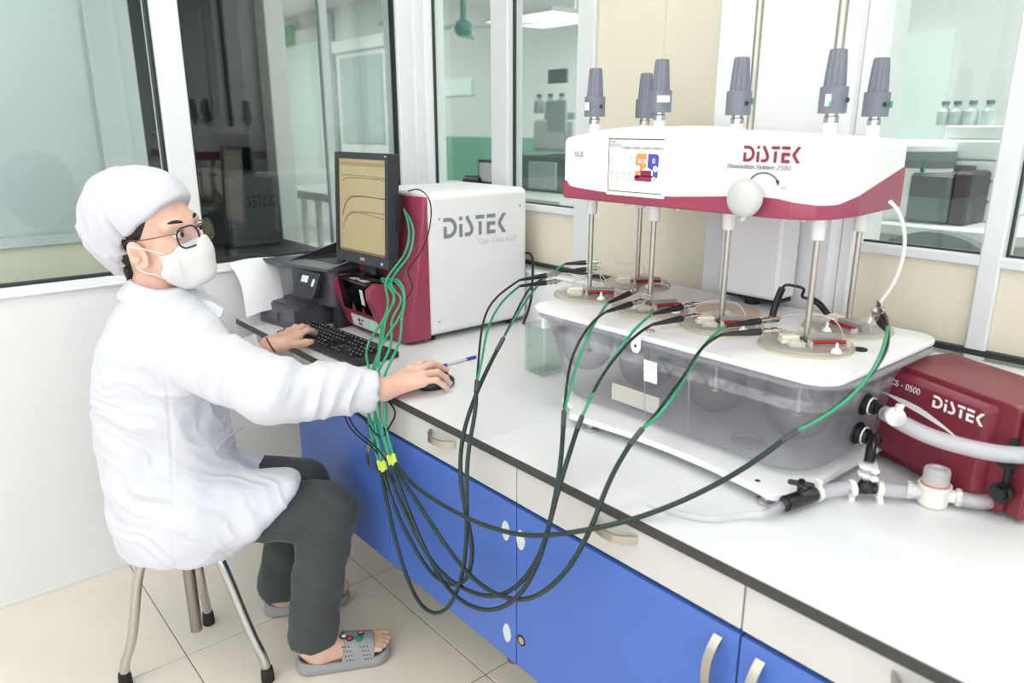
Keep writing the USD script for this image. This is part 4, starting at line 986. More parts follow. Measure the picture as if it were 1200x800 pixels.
Lp = px(990, 572, 'z', .812); Rp = px(1040, 574, 'z', .812)
obj('tee', cat_(tube([Lp * .75 + T_ * .25, T_ + V(0, 0, -.003), Rp * .75 + T_ * .25], .0095, 14), cyl(T_, T_ + V(0, 0, .024), .0095, n=14), ball(T_, .0135)), 'black_plastic', lo)
dL = Lp - T_; dR = Rp - T_
sleeve_ring(Lp * .62 + T_ * .38, dL, .0150, .010, 'nylon', lo, (0, 0, -1)); sleeve_ring(Rp * .6 + T_ * .4, dR, .0150, .010, 'nylon', lo, (.3, -.2, -1))
va = px(957, 577, 'z', .812); vb = px(920, 590, 'z', .810); vc = px(902, 599, 'z', .807)
obj('left_tube', tube(spline([Lp * .7 + T_ * .3, Lp, va * .85 + vb * .15], .008), .0125, 16), 'hose_clear', lo)
sleeve_ring(va * 1.0, vb - va, .0150, .009, 'nylon', lo, (.1, -.1, 1))
obj('valve_body', cat_(tube([va * .9 + vb * .1, vb], .0138, 18), ball(vb, .012)), 'black_plastic', lo)
vm = va * .45 + vb * .55
obj('valve_handle', cat_(cyl(vm, vm + V(0, 0, .026), .006, n=12), xf(cat_(cbox(-.022, .022, -.005, .005, .024, .033, .003), cbox(-.006, .006, -.015, .015, .024, .033, .003)), RZ(25), vm)), 'black_plastic', lo)
bd = (vc - vb) / np.linalg.norm(vc - vb)
obj('barb', cat_(*[lathe([(.006, 0), (.0095, 0), (.0075, .006), (.006, .006)], 18, vb + bd * (.012 + .0075 * k), bd) for k in range(4)], cyl(vb, vc + bd * .012, .0065, n=14)), 'tank_clear', lo)
obj('drain_tube', tube(spline([vb + bd * .018, vc + bd * .012, px(875, 604, 'z', .797), px(840, 608, 'z', .796), px(800, 603, 'z', .796), px(760, 589, 'z', .796)], .008), .0062, 12), 'hose_clear', lo)
fc = px(1094, 578, 'z', .812)
obj('right_tube', tube(spline([Rp * .7 + T_ * .3, Rp, px(1074, 577, 'z', .812)], .008), .0125, 16), 'hose_clear', lo)
fh = thing('filter_cup', 'white filter housing with a clear bowl on the drain hose', 'filter', tuple(fc * V(1, 1, 0) + V(0, 0, BT)))
obj('housing', cat_(lathe([(0, .7905), (.020, .7905), (.0235, .794), (.0245, .80), (.0245, .824), (.027, .826), (.027, .831), (.0, .831)], 30, (fc[0], fc[1], 0))), 'nylon', fh)
dr_ = (px(1125, 585, 'z', .812) - px(1074, 577, 'z', .812)); dr_ /= np.linalg.norm(dr_)
obj('side_port', cat_(cyl(fc - dr_ * .042, fc + dr_ * .042, .0115, n=18), cyl(fc - dr_ * .042, fc - dr_ * .034, .0155, n=6), cyl(fc + dr_ * .034, fc + dr_ * .042, .0155, n=6)), 'nylon', fh)
mat('o_ring', (216, 120, 84), .5)
obj('o_ring', lathe([(.019, .831), (.0225, .831), (.0225, .833), (.019, .833)], 30, (fc[0], fc[1], 0)), 'o_ring', fh)
obj('bowl', lathe([(.0215, .8332), (.0215, .856), (.0195, .860), (.013, .861), (.012, .857), (.0, .857)], 30, (fc[0], fc[1], 0)), 'cup_clear', fh)
oh = thing('outlet_hose', 'translucent hose running from the filter housing to the heater', 'hose', tuple(fc + dr_ * .07))
hp2 = spline([fc + dr_ * .036, px(1140, 587, 'z', .812), px(1172, 586, 'z', .813), px(1210, 578, 'z', .816)], .008)
obj('hose', tube(hp2, .0130, 16), 'hose_clear', oh); obj('hose_core', tube(hp2, .008, 12), 'hose_clear', oh)
sleeve_ring(px(1173, 586, 'z', .813), hp2[-2] - hp2[-5], .0165, .016, 'nylon', oh, (0, 0, 1))

# square glass jar behind the bath
gj = thing('glass_jar', 'square clear glass jar standing left of the water bath', 'jar', (1.125, -.39, BT))
def rj(w, z, r=.007): return at_z(rrect(w, w, r, 5, 1.125, -.388), z)
obj('glass', loft([rj(.072, .7905), rj(.078, .7935), rj(.079, .922), rj(.0785, .9245), rj(.0725, .9245), rj(.072, .922), rj(.071, .802), rj(.062, .799)]), 'jar_glass', gj, smooth=40)
# cord behind the spectrometer
pc_ = thing('power_cord', 'black cord hanging behind the white spectrometer', 'cable', (.72, -.06, BT))
obj('cord', tube(spline([V(.66, -.066, 1.02), px(621, 297, 'y', -.065), px(624, 303, 'y', -.066), px(624, 325, 'y', -.07), px(622, 352, 'y', -.085), V(.72, -.11, BT + .004)], .01), .004, 8), 'rubber', pc_)

# ------------------------------------------------------------------ the seated person
def skin_mat():
    nodes = {'p': ('principled_bsdf', {'roughness': .45, 'subsurface_weight': .25, 'subsurface_scale': .006, 'subsurface_radius': (1.0, .35, .2), 'specular_ior_level': .35}),
             'tc': ('texture_coordinate', {}), 'n': ('noise_texture', {'scale': 22, 'detail': 4}),
             'r': ('rgb_ramp', {'ramp': [(.3, lin((226, 178, 158))), (.7, lin((240, 200, 182)))]})}
    MAT['skin'] = usdkit.material(stage, '/World/Looks/skin', nodes, [('tc.object', 'n.vector'), ('n.fac', 'r.fac'), ('r.color', 'p.base_color')], surface='p.BSDF')
skin_mat()
mat('coat_cloth', (217, 218, 226), 0.8, bump=.12, bscale=45, sheen=.2)
mat('cap_cloth', (211, 211, 221), 0.8, bump=.10, bscale=60, sheen=.2)
mat('mask_cloth', (226, 226, 226), 0.85, bump=.05, bscale=500)
mat('trouser_cloth', (62, 68, 68), 0.85, bump=.08, bscale=60, sheen=.15)
mat('hair', (26, 23, 24), 0.45)
mat('spectacle', (46, 42, 44), 0.25)
mat('spectacle_wire', (120, 112, 108), 0.3, metal=1.0)
mat('eye_white', (232, 228, 226), 0.2)
mat('iris', (44, 30, 26), 0.15)
mat('nail', (240, 208, 196), 0.25)
mat('bracelet', (96, 24, 34), 0.5)
mat('slipper', (156, 158, 160), 0.6)
mat('slipper_dark', (64, 66, 70), 0.7)
mat('charm_white', (236, 232, 232), .4); mat('charm_red', (196, 60, 92), .4); mat('charm_green', (38, 140, 104), .4); mat('charm_navy', (40, 40, 70), .4); mat('charm_pink', (222, 160, 170), .4)
mat('pocket_line', (206, 209, 222), .8)

FW, RT, UP = V(math.cos(math.radians(65)), math.sin(math.radians(65)), 0), V(math.sin(math.radians(65)), -math.cos(math.radians(65)), 0), V(0, 0, 1)
SHR, ELR, WRR = V(.722, -1.245, .965), V(.955, -1.082, .850), V(1.050, -.848, .822)
SHL, ELL, WRL = V(.430, -1.105, .965), V(.490, -1.060, .755), V(.545, -.915, .832)
HPR, KNR, ANR = V(.745, -1.205, .485), V(.872, -.925, .455), V(.868, -1.000, .095)
HPL, KNL, ANL = V(.570, -1.130, .480), V(.690, -.908, .447), V(.592, -.972, .095)
NECK = V(.630, -1.222, 1.045)
HAZ, HPI, HRO, HS = math.radians(33), math.radians(-7), math.radians(7.5), 1.06
HC = px(181, 272.5, 'w', 1.77)
HR = RZ(33) @ RY(-7) @ RX(7.5)
def head(m): return xf((np.asarray(m[0]) * HS, m[1]), HR, HC)
def hpt(*p): return HC + HR @ (V(*p) * HS)
seat_base = V(.655, -1.235, .42)
pe = thing('person', 'person in white lab coat, cap, mask and glasses seated on the steel stool', 'person', tuple(seat_base))

# --- body: head, neck, hidden trunk and limbs, hands, feet, as one surface
hv = Vol((-.15, -.12, -.24), (.16, .12, .17), .0028)
hv.ell((-.012, 0, .035), (.098, .076, .088), k=0)
hv.ell((.03, 0, -.03), (.064, .060, .085), k=.035)
for s in (-1, 1):
    hv.cap((0, s * .048, -.055), (.06, s * .02, -.098), .018, .016, k=.03)
    hv.ell((.062, s * .040, -.036), (.026, .022, .024), k=.02)
    hv.cap((.088, s * .012, .018), (.078, s * .048, .016), .010, .009, k=.02)
hv.ell((.076, 0, -.102), (.020, .022, .016), k=.03)
for s in (-1, 1): hv.ell((.107, s * .032, -.004), (.016, .017, .011), k=.014, op='d')
hv.cap((.092, 0, .004), (.114, 0, -.036), .008, .0115, k=.014)
for s in (-1, 1): hv.ell((.106, s * .012, -.040), (.010, .008, .008), k=.010)
hv.ell((.098, 0, -.068), (.012, .022, .006), k=.008); hv.ell((.095, 0, -.078), (.012, .018, .006), k=.008)
for s in (-1, 1):
    E_ = RZ(s * -22) @ RY(-12)
    hv.ell((.014, s * .0820, -.030), (.019, .0085, .033), E_, k=.006)
    hv.ell((.019, s * .0905, -.031), (.0115, .0100, .021), E_, k=.003, op='d')
    hv.ell((.016, s * .0895, -.038), (.006, .004, .008), E_, k=.004)
hv.cap((-.025, 0, -.05), (-.045, 0, -.215), .054, .056, k=.03)
skin = [head(relax(hv.mesh(), 3))]
def hand(wr, el, mcp, fingers, thumb, palm_n):
    """wr, el: wrist and elbow; mcp: knuckles (index to little); fingers: joints beyond each knuckle; thumb: its joints from the base"""
    P = np.vstack([wr, mcp] + fingers + [thumb]); lo = P.min(0) - .04; hi = P.max(0) + .04
    d = (el - wr) / np.linalg.norm(el - wr); q = wr + d * .06
    lo = np.minimum(lo, q - .04); hi = np.maximum(hi, q + .04)
    v = Vol(lo, hi, .0021, far=.03)
    v.cap(q, wr, .0265, .0235, k=0)
    for i in range(4):
        v.cap(wr + (mcp[i] - wr) * .10, mcp[i] - palm_n * .004, .019, .0125, k=.016)
    v.cap(wr, thumb[0], .020, .0155, k=.016); v.cap(thumb[0], mcp[0], .015, .011, k=.018)
    for i, f in enumerate(fingers):
        r = (.0098, .0102, .0096, .0082)[i]
        ch = [mcp[i]] + list(f)
        for j in range(len(ch) - 1):
            v.cap(ch[j], ch[j + 1], r * (1.08, .97, .88)[j], r * (.98, .90, .74)[j], k=.004 if j else .008)
    for j in range(len(thumb) - 1):
        v.cap(thumb[j], thumb[j + 1], (.0145, .0118, .0102)[j], (.0118, .0108, .0086)[j], k=.006)
    return relax(v.mesh(), 3)
def nails(fingers, thumb, up, r):
    out = []
    for f in fingers + [thumb]:
        d = f[-1] - f[-2]; d /= np.linalg.norm(d); n = up - d * (up @ d); n /= np.linalg.norm(n)
        c = f[-1] + d * .002 + n * .0066
        out.append(ball((0, 0, 0), (.0058, .0044, .0014), 2, np.stack([d, np.cross(n, d), n], 1)))
        out[-1] = (out[-1][0] + c, out[-1][1])
    return out
dy = V(0.006, .010, 0)
mR = np.array([(1.008, -.752, .842), (1.030, -.747, .845), (1.052, -.751, .839), (1.070, -.762, .830)]) + dy
fR = [np.array(f) + dy for f in ([(.996, -.712, .848), (.994, -.688, .838), (.993, -.668, .826)], [(1.024, -.702, .850), (1.022, -.676, .838), (1.022, -.655, .823)],
      [(1.058, -.708, .838), (1.060, -.685, .820), (1.060, -.672, .801)], [(1.081, -.727, .828), (1.085, -.709, .812), (1.084, -.697, .799)])]
tR = np.array([(1.012, -.815, .818), (.984, -.775, .812), (.974, -.740, .808), (.978, -.716, .803)]) + dy
skin.append(hand(WRR, ELR, mR, fR, tR, UP))
mL = np.array([(.525, -.820, .842), (.500, -.822, .846), (.478, -.830, .842), (.460, -.842, .834)])
fL = [np.array(f) for f in ([(.505, -.780, .846), (.490, -.758, .838), (.480, -.742, .826)], [(.472, -.780, .850), (.456, -.757, .840), (.447, -.740, .826)],
      [(.448, -.790, .846), (.432, -.767, .836), (.424, -.752, .824)], [(.432, -.806, .836), (.418, -.788, .828), (.410, -.776, .820)])]
tL = np.array([(.560, -.878, .834), (.568, -.842, .830), (.560, -.812, .826), (.548, -.790, .822)])
skin.append(hand(WRL, ELL, mL, fL, tL, UP))
def foot(heel, toe, ank, knee):
    f = (toe - heel) * V(1, 1, 0); f /= np.linalg.norm(f); s_ = V(f[1], -f[0], 0)
    o = heel * V(1, 1, 0)
    P = lambda a, b, c: o + f * a + s_ * b + UP * c
    lo = np.minimum(o, o + f * .26) - .08; hi = np.maximum(o, o + f * .26) + .08
    lo[2] = .012; hi[2] = .30
    lo = np.minimum(lo, ank - .08); hi = np.maximum(hi, ank + .08); lo[2] = .014; hi[2] = .30
    v = Vol(lo, hi, .003)
    kn = ank + (knee - ank) * .55
    v.cap(P(.038, 0, .060), ank, .029, .033, k=0); v.cap(ank, kn, .034, .050, k=.02)
    v.cap(P(.030, 0, .052), P(.035, 0, .05), .030, k=.02)
    v.cap(ank - UP * .01, P(.12, .0, .050), .030, .022, k=.04)
    v.cap(P(.04, .0, .046), P(.16, .016, .041), .026, .018, k=.02); v.cap(P(.04, .0, .046), P(.17, -.016, .043), .026, .019, k=.02)
    for s in (-1, 1): v.ell(ank + s_ * s * .031 + UP * -.008, (.011, .010, .012), k=.015)
    for i, (b, L, r) in enumerate(((-.028, .228, .0125), (-.008, .232, .0098), (.007, .226, .0092), (.020, .217, .0088), (.032, .204, .0085))):
        v.cap(P(.165, b * .8, .046), P(L - .022, b, .045), .016, r, k=.012); v.cap(P(L - .022, b, .045), P(L - .004, b, .041), r, r * .92, k=.004)
    return relax(v.mesh(), 3), P
RH, RTOE = V(.860, -1.035, 0), V(.948, -.822, 0)
LH, LTOE = V(.560, -1.000, 0), V(.645, -.795, 0)
fr_m, PR = foot(RH + (RTOE - RH) * .05, RTOE, ANR + V(.006, -.008, 0), KNR); fl_m, PL = foot(LH + (LTOE - LH) * .05, LTOE, ANL + V(.0, -.006, 0), KNL)
skin += [fr_m, fl_m]
bv = Vol((.34, -1.42, .14), (1.12, -.82, 1.12), .008, far=.08)
H0 = V(.655, -1.225, .53); W0 = V(.635, -1.235, .68); C0 = V(.622, -1.24, .87)
for s in (-.07, .07):
    bv.cap(H0 + RT * s, W0 + RT * s * .8, .095, .085, k=.05); bv.cap(W0 + RT * s * .8, C0 + RT * s * 1.1, .085, .09, k=.05)
bv.cap(C0, NECK, .07, .05, k=.05); bv.cap(NECK, HC + V(0, 0, -.07), .05, .05, k=.02)
for a, b, c in ((SHR, ELR, WRR), (SHL, ELL, WRL)):
    bv.cap(C0 + V(0, 0, .06), a, .06, .05, k=.04); bv.cap(a, b, .045, .038, k=.02); bv.cap(b, c + (b - c) * .2, .038, .025, k=.02)
for a, b, c in ((HPR, KNR, ANR), (HPL, KNL, ANL)):
    bv.cap(a, b, .072, .052, k=.03); bv.cap(b, c + (b - c) * .3, .05, .045, k=.02)
skin.append(bv.mesh())
def union(ms):
    try:
        acc = None
        for v, f in ms:
            k_ = manifold3d.Manifold(manifold3d.Mesh(np.asarray(v, np.float32), np.asarray(f, np.uint32)))
            if k_.status() != manifold3d.Error.NoError or k_.num_tri() == 0: raise ValueError
            acc = k_ if acc is None else acc + k_
        m = acc.to_mesh(); return np.array(m.vert_properties[:, :3], float), np.array(m.tri_verts)
    except Exception:
        return cat_(*ms)
obj('body', union(skin), 'skin', pe, smooth=True)
for n_ in nails(fR, tR, UP, .009) + nails(fL, tL, UP, .009): obj('nail', n_, 'nail', pe, smooth=True)
obj('bracelet', xf(lathe([(.0255, -.002), (.0275, -.002), (.0275, .002), (.0255, .002), (.0255, -.002)], 28), frame(WRL - ELL), WRL + (WRL - ELL) / np.linalg.norm(WRL - ELL) * .006), 'bracelet', pe, label='dark red wristband')

# --- face: eyes, brows, glasses
for s in (-1, 1):
    e = obj('eye', head(ball((.0885, s * .0310, -.0045), (.0122, .0108, .0078), 2)), 'eye_white', pe, smooth=True)
    obj('iris', head(xf(lathe([(0, 0), (.0058, 0), (.0045, .0012), (0, .0016)], 18), RY(90) @ np.eye(3), (.1002, s * .0315, -.0045))), 'iris', e, smooth=True)
    a = np.linspace(-1, 1, 11)
    obj('eyelash', head(tube(np.column_stack([.1005 - .006 * a ** 2, s * .0315 + a * .0145, -.0005 + .0035 * (1 - a ** 2) + .001]), .0013 * (1.2 - np.abs(a) * .7), 6)), 'hair', pe, smooth=True)
    obj('eyebrow', head(tube(np.column_stack([.0975 - .008 * np.linspace(0, 1, 9) ** 1.6 * 2, s * (.014 + .036 * np.linspace(0, 1, 9)), .0185 + .006 * np.sin(np.linspace(0, 1, 9) * 2.4)]), .0032 * np.sin(np.linspace(.35, 2.9, 9)) + .0008, 8)), 'hair', pe, smooth=True)
gl = obj('glasses', head(cat_(*[tube(np.vstack([q, q[:1]]), .0019, 8, caps=False) for q in [np.column_stack([.1165 - .30 * (np.abs(r_[:, 0]) - .033), r_[:, 0], r_[:, 1]]) for r_ in (rrect(.050, .044, .017, 5, -.034, -.010), rrect(.050, .044, .017, 5, .034, -.010))]],
                              tube(spline([(.118, -.010, .001), (.121, 0, .004), (.118, .010, .001)], .003), .0017, 8))), 'spectacle', pe, smooth=True)
for s in (-1, 1):
    r_ = rrect(.048, .042, .016, 5, s * .034, -.010)
    obj('lens', head(loft([np.column_stack([.1170 - .30 * (np.abs(r_[:, 0]) - .033), r_[:, 0], r_[:, 1]]), np.column_stack([.1160 - .30 * (np.abs(r_[:, 0]) - .033), r_[:, 0], r_[:, 1]])])), 'lens_glass', gl, smooth=False)
    obj('temple', head(tube(spline([(.109, s * .060, .004), (.088, s * .072, .004), (.03, s * .0815, .002), (-.004, s * .083, .002), (-.020, s * .082, -.012)], .006), .0013, 8)), 'spectacle_wire', gl, smooth=True)

# --- mask
mv = Vol((-.03, -.1, -.16), (.16, .1, .04), .0026, far=.03)
mv.ell((.044, 0, -.058), (.074, .0685, .070), k=0); mv.ell((.070, 0, -.104), (.034, .034, .030), k=.02)
mv.cap((.100, 0, -.022), (.104, 0, -.092), .028, .022, k=.03)
mv.cap((.104, 0, -.014), (.110, 0, -.05), .010, .019, k=.02)
mv.half((.118, 0, -.017), (-.30, 0, 1), .008)
for s in (-1, 1): mv.ell((.125, s * .042, -.008), (.03, .026, .024), k=.012, op='d'); 
mv.half((.022, 0, 0), (-1, 0, -.16), .006)
mv.half((.06, 0, -.137), (.25, 0, -1), .008)
for s in (-1, 1): mv.ell((.008, s * .072, -.056), (.044, .05, .028), k=.010, op='d')
mk = obj('mask', head(relax(mv.mesh(), 3)), 'mask_cloth', pe, smooth=True, label='white folded face mask')
for s in (-1, 1):
    for z0, z1 in ((-.026, -.008), (-.102, -.052)):
        obj('ear_loop', head(tube(spline([(.066 if z0 > -.05 else .046, s * (.062 if z0 > -.05 else .061), (-.036 if z0 > -.05 else -.092)), (.052 if z0 > -.05 else .040, s * (.069 if z0 > -.05 else .066), (z0 - .004 if z0 > -.05 else -.086)), (.034, s * .0775, z0 * .62 + z1 * .38 if z0 > -.05 else -.075), (.022, s * .0850, z0 * .35 + z1 * .65), (.008, s * .0905, z1)], .006), .0016, 6)), 'mask_cloth', mk, smooth=True)
obj('centre_seam', head(tube(spline([(.1265, -.028, -.02), (.1265, -.032, -.055), (.114, -.03, -.095)], .006), .0006, 6)) if False else head(tube(spline([(.094, -.0545, -.018), (.093, -.058, -.055), (.085, -.052, -.100)], .006), .0009, 6)), 'mask_cloth', mk, smooth=True)

# --- hair and bouffant cap
hr = Vol((-.14, -.11, -.16), (.12, .11, .13), .0035, far=.03)
hr.ell((-.016, 0, .032), (.101, .0815, .090), k=0)
hr.half((.030, 0, 0), (1, 0, -.55), .008); hr.half((0, 0, -.055), (0.35, 0, -1), .01)
for s in (-1, 1): hr.ell((.012, s * .085, -.030), (.030, .018, .034), k=.008, op='d')
hr.cap((-.048, -.052, -.02), (-.060, -.046, -.095), .020, .010, k=.015); hr.cap((-.060, -.046, -.095), (-.066, -.052, -.135), .009, .003, k=.006)
hr.cap((-.06, -.03, -.03), (-.075, -.03, -.11), .022, .006, k=.015); hr.cap((-.05, .05, -.02), (-.065, .04, -.10), .02, .006, k=.015)
obj('hair', head(relax(hr.mesh(), 14)), 'hair', pe, smooth=True)
obj('hair_lock', head(tube(spline([(-.046, -.064, -.06), (-.058, -.060, -.10), (-.060, -.064, -.128), (-.052, -.066, -.150)], .006), [.005, .004, .003, .001], 8)), 'hair', pe, smooth=True)
cv = Vol((-.22, -.15, -.13), (.15, .15, .19), .0035, far=.05)
cv.ell((-.012, 0, .056), (.114, .092, .090), k=0)
cv.ell((-.054, 0, .042), (.089, .098, .088), RY(-30), k=.05)
cv.ell((-.070, -.004, -.004), (.062, .084, .080), k=.05)
sl, (X, Y, Z) = cv.win(cv.lo, cv.lo + cv.h * cv.n)
capz = np.where(X > -.02, .62 * X + .010, 1.5 * (X + .02) - .0024)
cv.put(sl, (capz - Z) * .8 + 0 * cv.D, .006, 'i')
def ridge(n): return 1 - np.abs(2 * n - 1)
cm = relax(cv.mesh(), 4)
def capfold(v):
    ang = np.arctan2(v[:, 1], v[:, 0] + .05); rad = np.clip((.10 - (v[:, 2] - .62 * v[:, 0])) / .10, 0, 1)
    n1 = meshkit.noise(np.column_stack([ang * 6, v[:, 2] * 8, v[:, 0] * 8]), 3) - .5
    n2 = (meshkit.fbm(v * 22, 3, 5) - .5) * np.clip((v[:, 2] - .62 * v[:, 0] - .012) / .02, .15, 1)
    sx = v[:, 0] + .012 + .25 * (v[:, 2] - .05)
    n3 = ridge(meshkit.noise(np.column_stack([v[:, 0] * 34, v[:, 1] * 26, v[:, 2] * 15]) + 3 * meshkit.fbm(v * 9, 2, 61)[:, None], 62)) ** 1.5 - .35
    n1 = n1 - .5 * np.exp(-(sx / .004) ** 2); n2 = n2 * np.where(sx > 0, .35, 1)
    gather = np.sin(ang * 46) * np.clip(rad, 0, 1) ** 3 * (v[:, 0] < 0.0)
    n1 = n1 * np.where(sx > .004, .35, 1)
    return .0075 * n3 * np.where(sx > 0, .15, 1) + .011 * n1 * (.4 + rad) + .010 * n2 + .0022 * gather
cp = obj('cap', head(bump_along_normals(cm, capfold)), 'cap_cloth', pe, smooth=True, label='white gathered cloth cap')
# --- lab coat
lv = Vol((.34, -1.46, .32), (1.13, -.80, 1.10), .0042, far=.06)
LEV = [(.30, .665, -1.232, .142, .168), (.40, .663, -1.233, .145, .168), (.50, .654, -1.237, .153, .174), (.60, .642, -1.240, .152, .172), (.69, .636, -1.240, .146, .165), (.80, .630, -1.240, .140, .170), (.88, .634, -1.222, .150, .182),
       (.94, .641, -1.206, .148, .184), (.985, .645, -1.199, .132, .160), (1.02, .645, -1.203, .104, .112), (1.05, .643, -1.209, .070, .074), (1.08, .643, -1.208, .054, .062)]
LV = np.array(LEV)
def tower(v):
    sl, (X, Y, Z) = v.win(v.lo, v.lo + v.h * v.n)
    z = Z[0, 0, :]
    cx, cy, a, b = [np.interp(z, LV[:, 0], LV[:, k]) for k in (1, 2, 3, 4)]
    dx, dyy = X - cx[None, None, :], Y - cy[None, None, :]
    u = (dx * FW[0] + dyy * FW[1]) / a; w = (dx * RT[0] + dyy * RT[1]) / b
    q = np.sqrt(u * u + w * w + 1e-9)
    q = (np.abs(u) ** 2.4 + np.abs(w) ** 2.4 + 1e-9) ** (1 / 2.4)
    d = (q - 1) * np.minimum(a, b)
    v.put(sl, np.maximum(d, Z - 1.062), .0)
tower(lv)
TMR = HPR + (KNR - HPR) * .62; TML = HPL + (KNL - HPL) * .36
lv.cap(HPR + V(0, 0, .0), TMR + V(.0, 0, .012), .120, .100, k=.06)
lv.cap(HPL + V(0, 0, .01), TML + V(0, 0, .015), .105, .078, k=.05)
pA = [V(.586, -1.39, .404), V(.81, -1.31, .412), V(.80, -1.17, .392)]
nA = np.cross(pA[1] - pA[0], pA[2] - pA[0]); nA *= -np.sign(nA[2]); 
pB0, pB1 = px(306, 622, 'w', 1.86), px(353, 562, 'w', 1.93)
nB = np.cross(pB1 - pB0, RT); nB *= np.sign(nB @ FW)
lv.half(pB0, nB, .03)
lv.half(pA[1], nA, .01)
for s_, (a, b, c) in ((0, (SHR, ELR, WRR)), (1, (SHL, ELL, WRL))):
    e_ = c + (b - c) / np.linalg.norm(b - c) * (.018 if s_ == 0 else .020)
    lv.cap(a - V(0, 0, .012), b, .076, .068, k=.03); lv.cap(b, b * .35 + e_ * .65, .067, .054, k=.03); lv.cap(b * .35 + e_ * .65, e_ + (e_ - b) / np.linalg.norm(e_ - b) * .03, .054, .043, k=.01)
    n_ = (c - b) / np.linalg.norm(c - b)
    # cut the cuff square and hollow it a little
    sl, (X, Y, Z) = lv.win(e_ - .11, e_ + .11)
    pd = (X - e_[0]) * n_[0] + (Y - e_[1]) * n_[1] + (Z - e_[2]) * n_[2]
    rr = np.sqrt(np.maximum((X - e_[0]) ** 2 + (Y - e_[1]) ** 2 + (Z - e_[2]) ** 2 - pd ** 2, 0))
    reg = np.maximum(-pd - 0.0, rr - .075)                       # beyond the cuff plane, near the arm
    lv.D[sl] = np.maximum(lv.D[sl], -np.maximum(-pd, rr - .075).astype(np.float32))
    hol = np.maximum(rr - .036, -pd - .022)
    lv.D[sl] = np.maximum(lv.D[sl], -hol.astype(np.float32) * (pd > -.03) + (-1) * (pd <= -.03))
# neck opening
lv.cap(NECK + V(.0, .0, -.02), NECK + V(.02, .012, .10), .052, .056, k=.004, op='d')
cmesh = relax(lv.mesh(), 5)
def arm_uv(v, a, b):
    ab = b - a; L = np.linalg.norm(ab); d = ab / L
    t = (v - a) @ d; r = v - a - np.outer(t, d)
    return t, np.linalg.norm(r, axis=1), L, r
SC_ = (V(.64, -1.22, 0) @ RT, V(.64, -1.22, 0) @ FW)
def coatfold(v):
    out = np.zeros(len(v)); arm = np.zeros(len(v))
    for a, b, seed in ((SHR, ELR, 1), (ELR, WRR, 2), (SHL, ELL, 3), (ELL, WRL, 4)):
        t, r, L, rv = arm_uv(v, a, b)
        near = np.clip((.105 - r) / .03, 0, 1) * np.clip((t + .0) / .05, 0, 1) * np.clip((L + (.01 if seed % 2 else -.022) - t) / .045, 0, 1)
        e1 = np.cross(b - a, UP); e1 /= np.linalg.norm(e1); e2 = np.cross(e1, b - a); e2 /= np.linalg.norm(e2)
        sw = t + .35 * (rv @ e2) * (1 if seed % 2 else -1) + .2 * (rv @ e1)
        sw = sw + .05 * meshkit.fbm(v * 9, 2, 50 + seed)
        n1 = ridge(meshkit.noise(np.column_stack([sw * 26, rv @ e1 * 9, rv @ e2 * 9]), seed)) ** 1.5 - .38
        n2 = ridge(meshkit.noise(np.column_stack([sw * 52, rv @ e1 * 10, rv @ e2 * 10]), seed + 9)) - .5
        amp = .017 * np.clip((L + .03 - t) / .12, .4, 1)
        out += near * (amp * n1 + .005 * n2); arm = np.maximum(arm, near)
    h = v @ RT; f = v @ FW
    tor = (1 - arm)
    wv = meshkit.fbm(v * 7, 2, 40)[:, None] * V(.10, .10, .12)
    q = v + wv; h2 = q @ RT; f2 = q @ FW; z2 = q[:, 2]
    n1 = ridge(meshkit.noise(np.column_stack([(z2 + .75 * f2 + .3 * h2) * 19, h2 * 4, f2 * 3]), 21)) ** 1.6 - .35
    n2 = ridge(meshkit.noise(np.column_stack([(z2 - .6 * h2 + .9 * f2) * 31, h2 * 7, f2 * 6]), 22)) ** 1.6 - .35
    n3 = meshkit.fbm(v * V(30, 30, 24), 3, 23) - .5
    waist = np.exp(-((v[:, 2] - .68) / .17) ** 2); skirt = np.clip((.60 - v[:, 2]) / .15, 0, 1); upper = np.clip((v[:, 2] - .90) / .08, 0, 1)
    drape = ridge(meshkit.noise(np.column_stack([(h + .3 * z2) * 19, (f + .3 * z2) * 16, v[:, 2] * 3]), 24)) - .5
    out += tor * (1 - .6 * upper) * (.0105 * n1 * (.35 + .8 * waist) + .006 * n2 * (.5 + .5 * waist) + .005 * n3 + .009 * drape * skirt)
    seam = np.exp(-((f - (SC_[1] + .02 + .06 * (v[:, 2] - .7))) / .0035) ** 2) * np.clip((h - SC_[0]) / .05, 0, 1) * np.clip((.93 - v[:, 2]) / .02, 0, 1)
    out -= tor * .0022 * seam
    tt, rr_, L_, _ = arm_uv(v, SHR, ELR)
    out -= .0025 * np.exp(-((tt - .015) / .0035) ** 2) * np.clip((.12 - rr_) / .02, 0, 1) * np.clip((h - SC_[0] - .08) / .03, 0, 1)
    return out
co = obj('lab_coat', bump_along_normals(cmesh, coatfold), 'coat_cloth', pe, smooth=True, label='white long-sleeved lab coat')
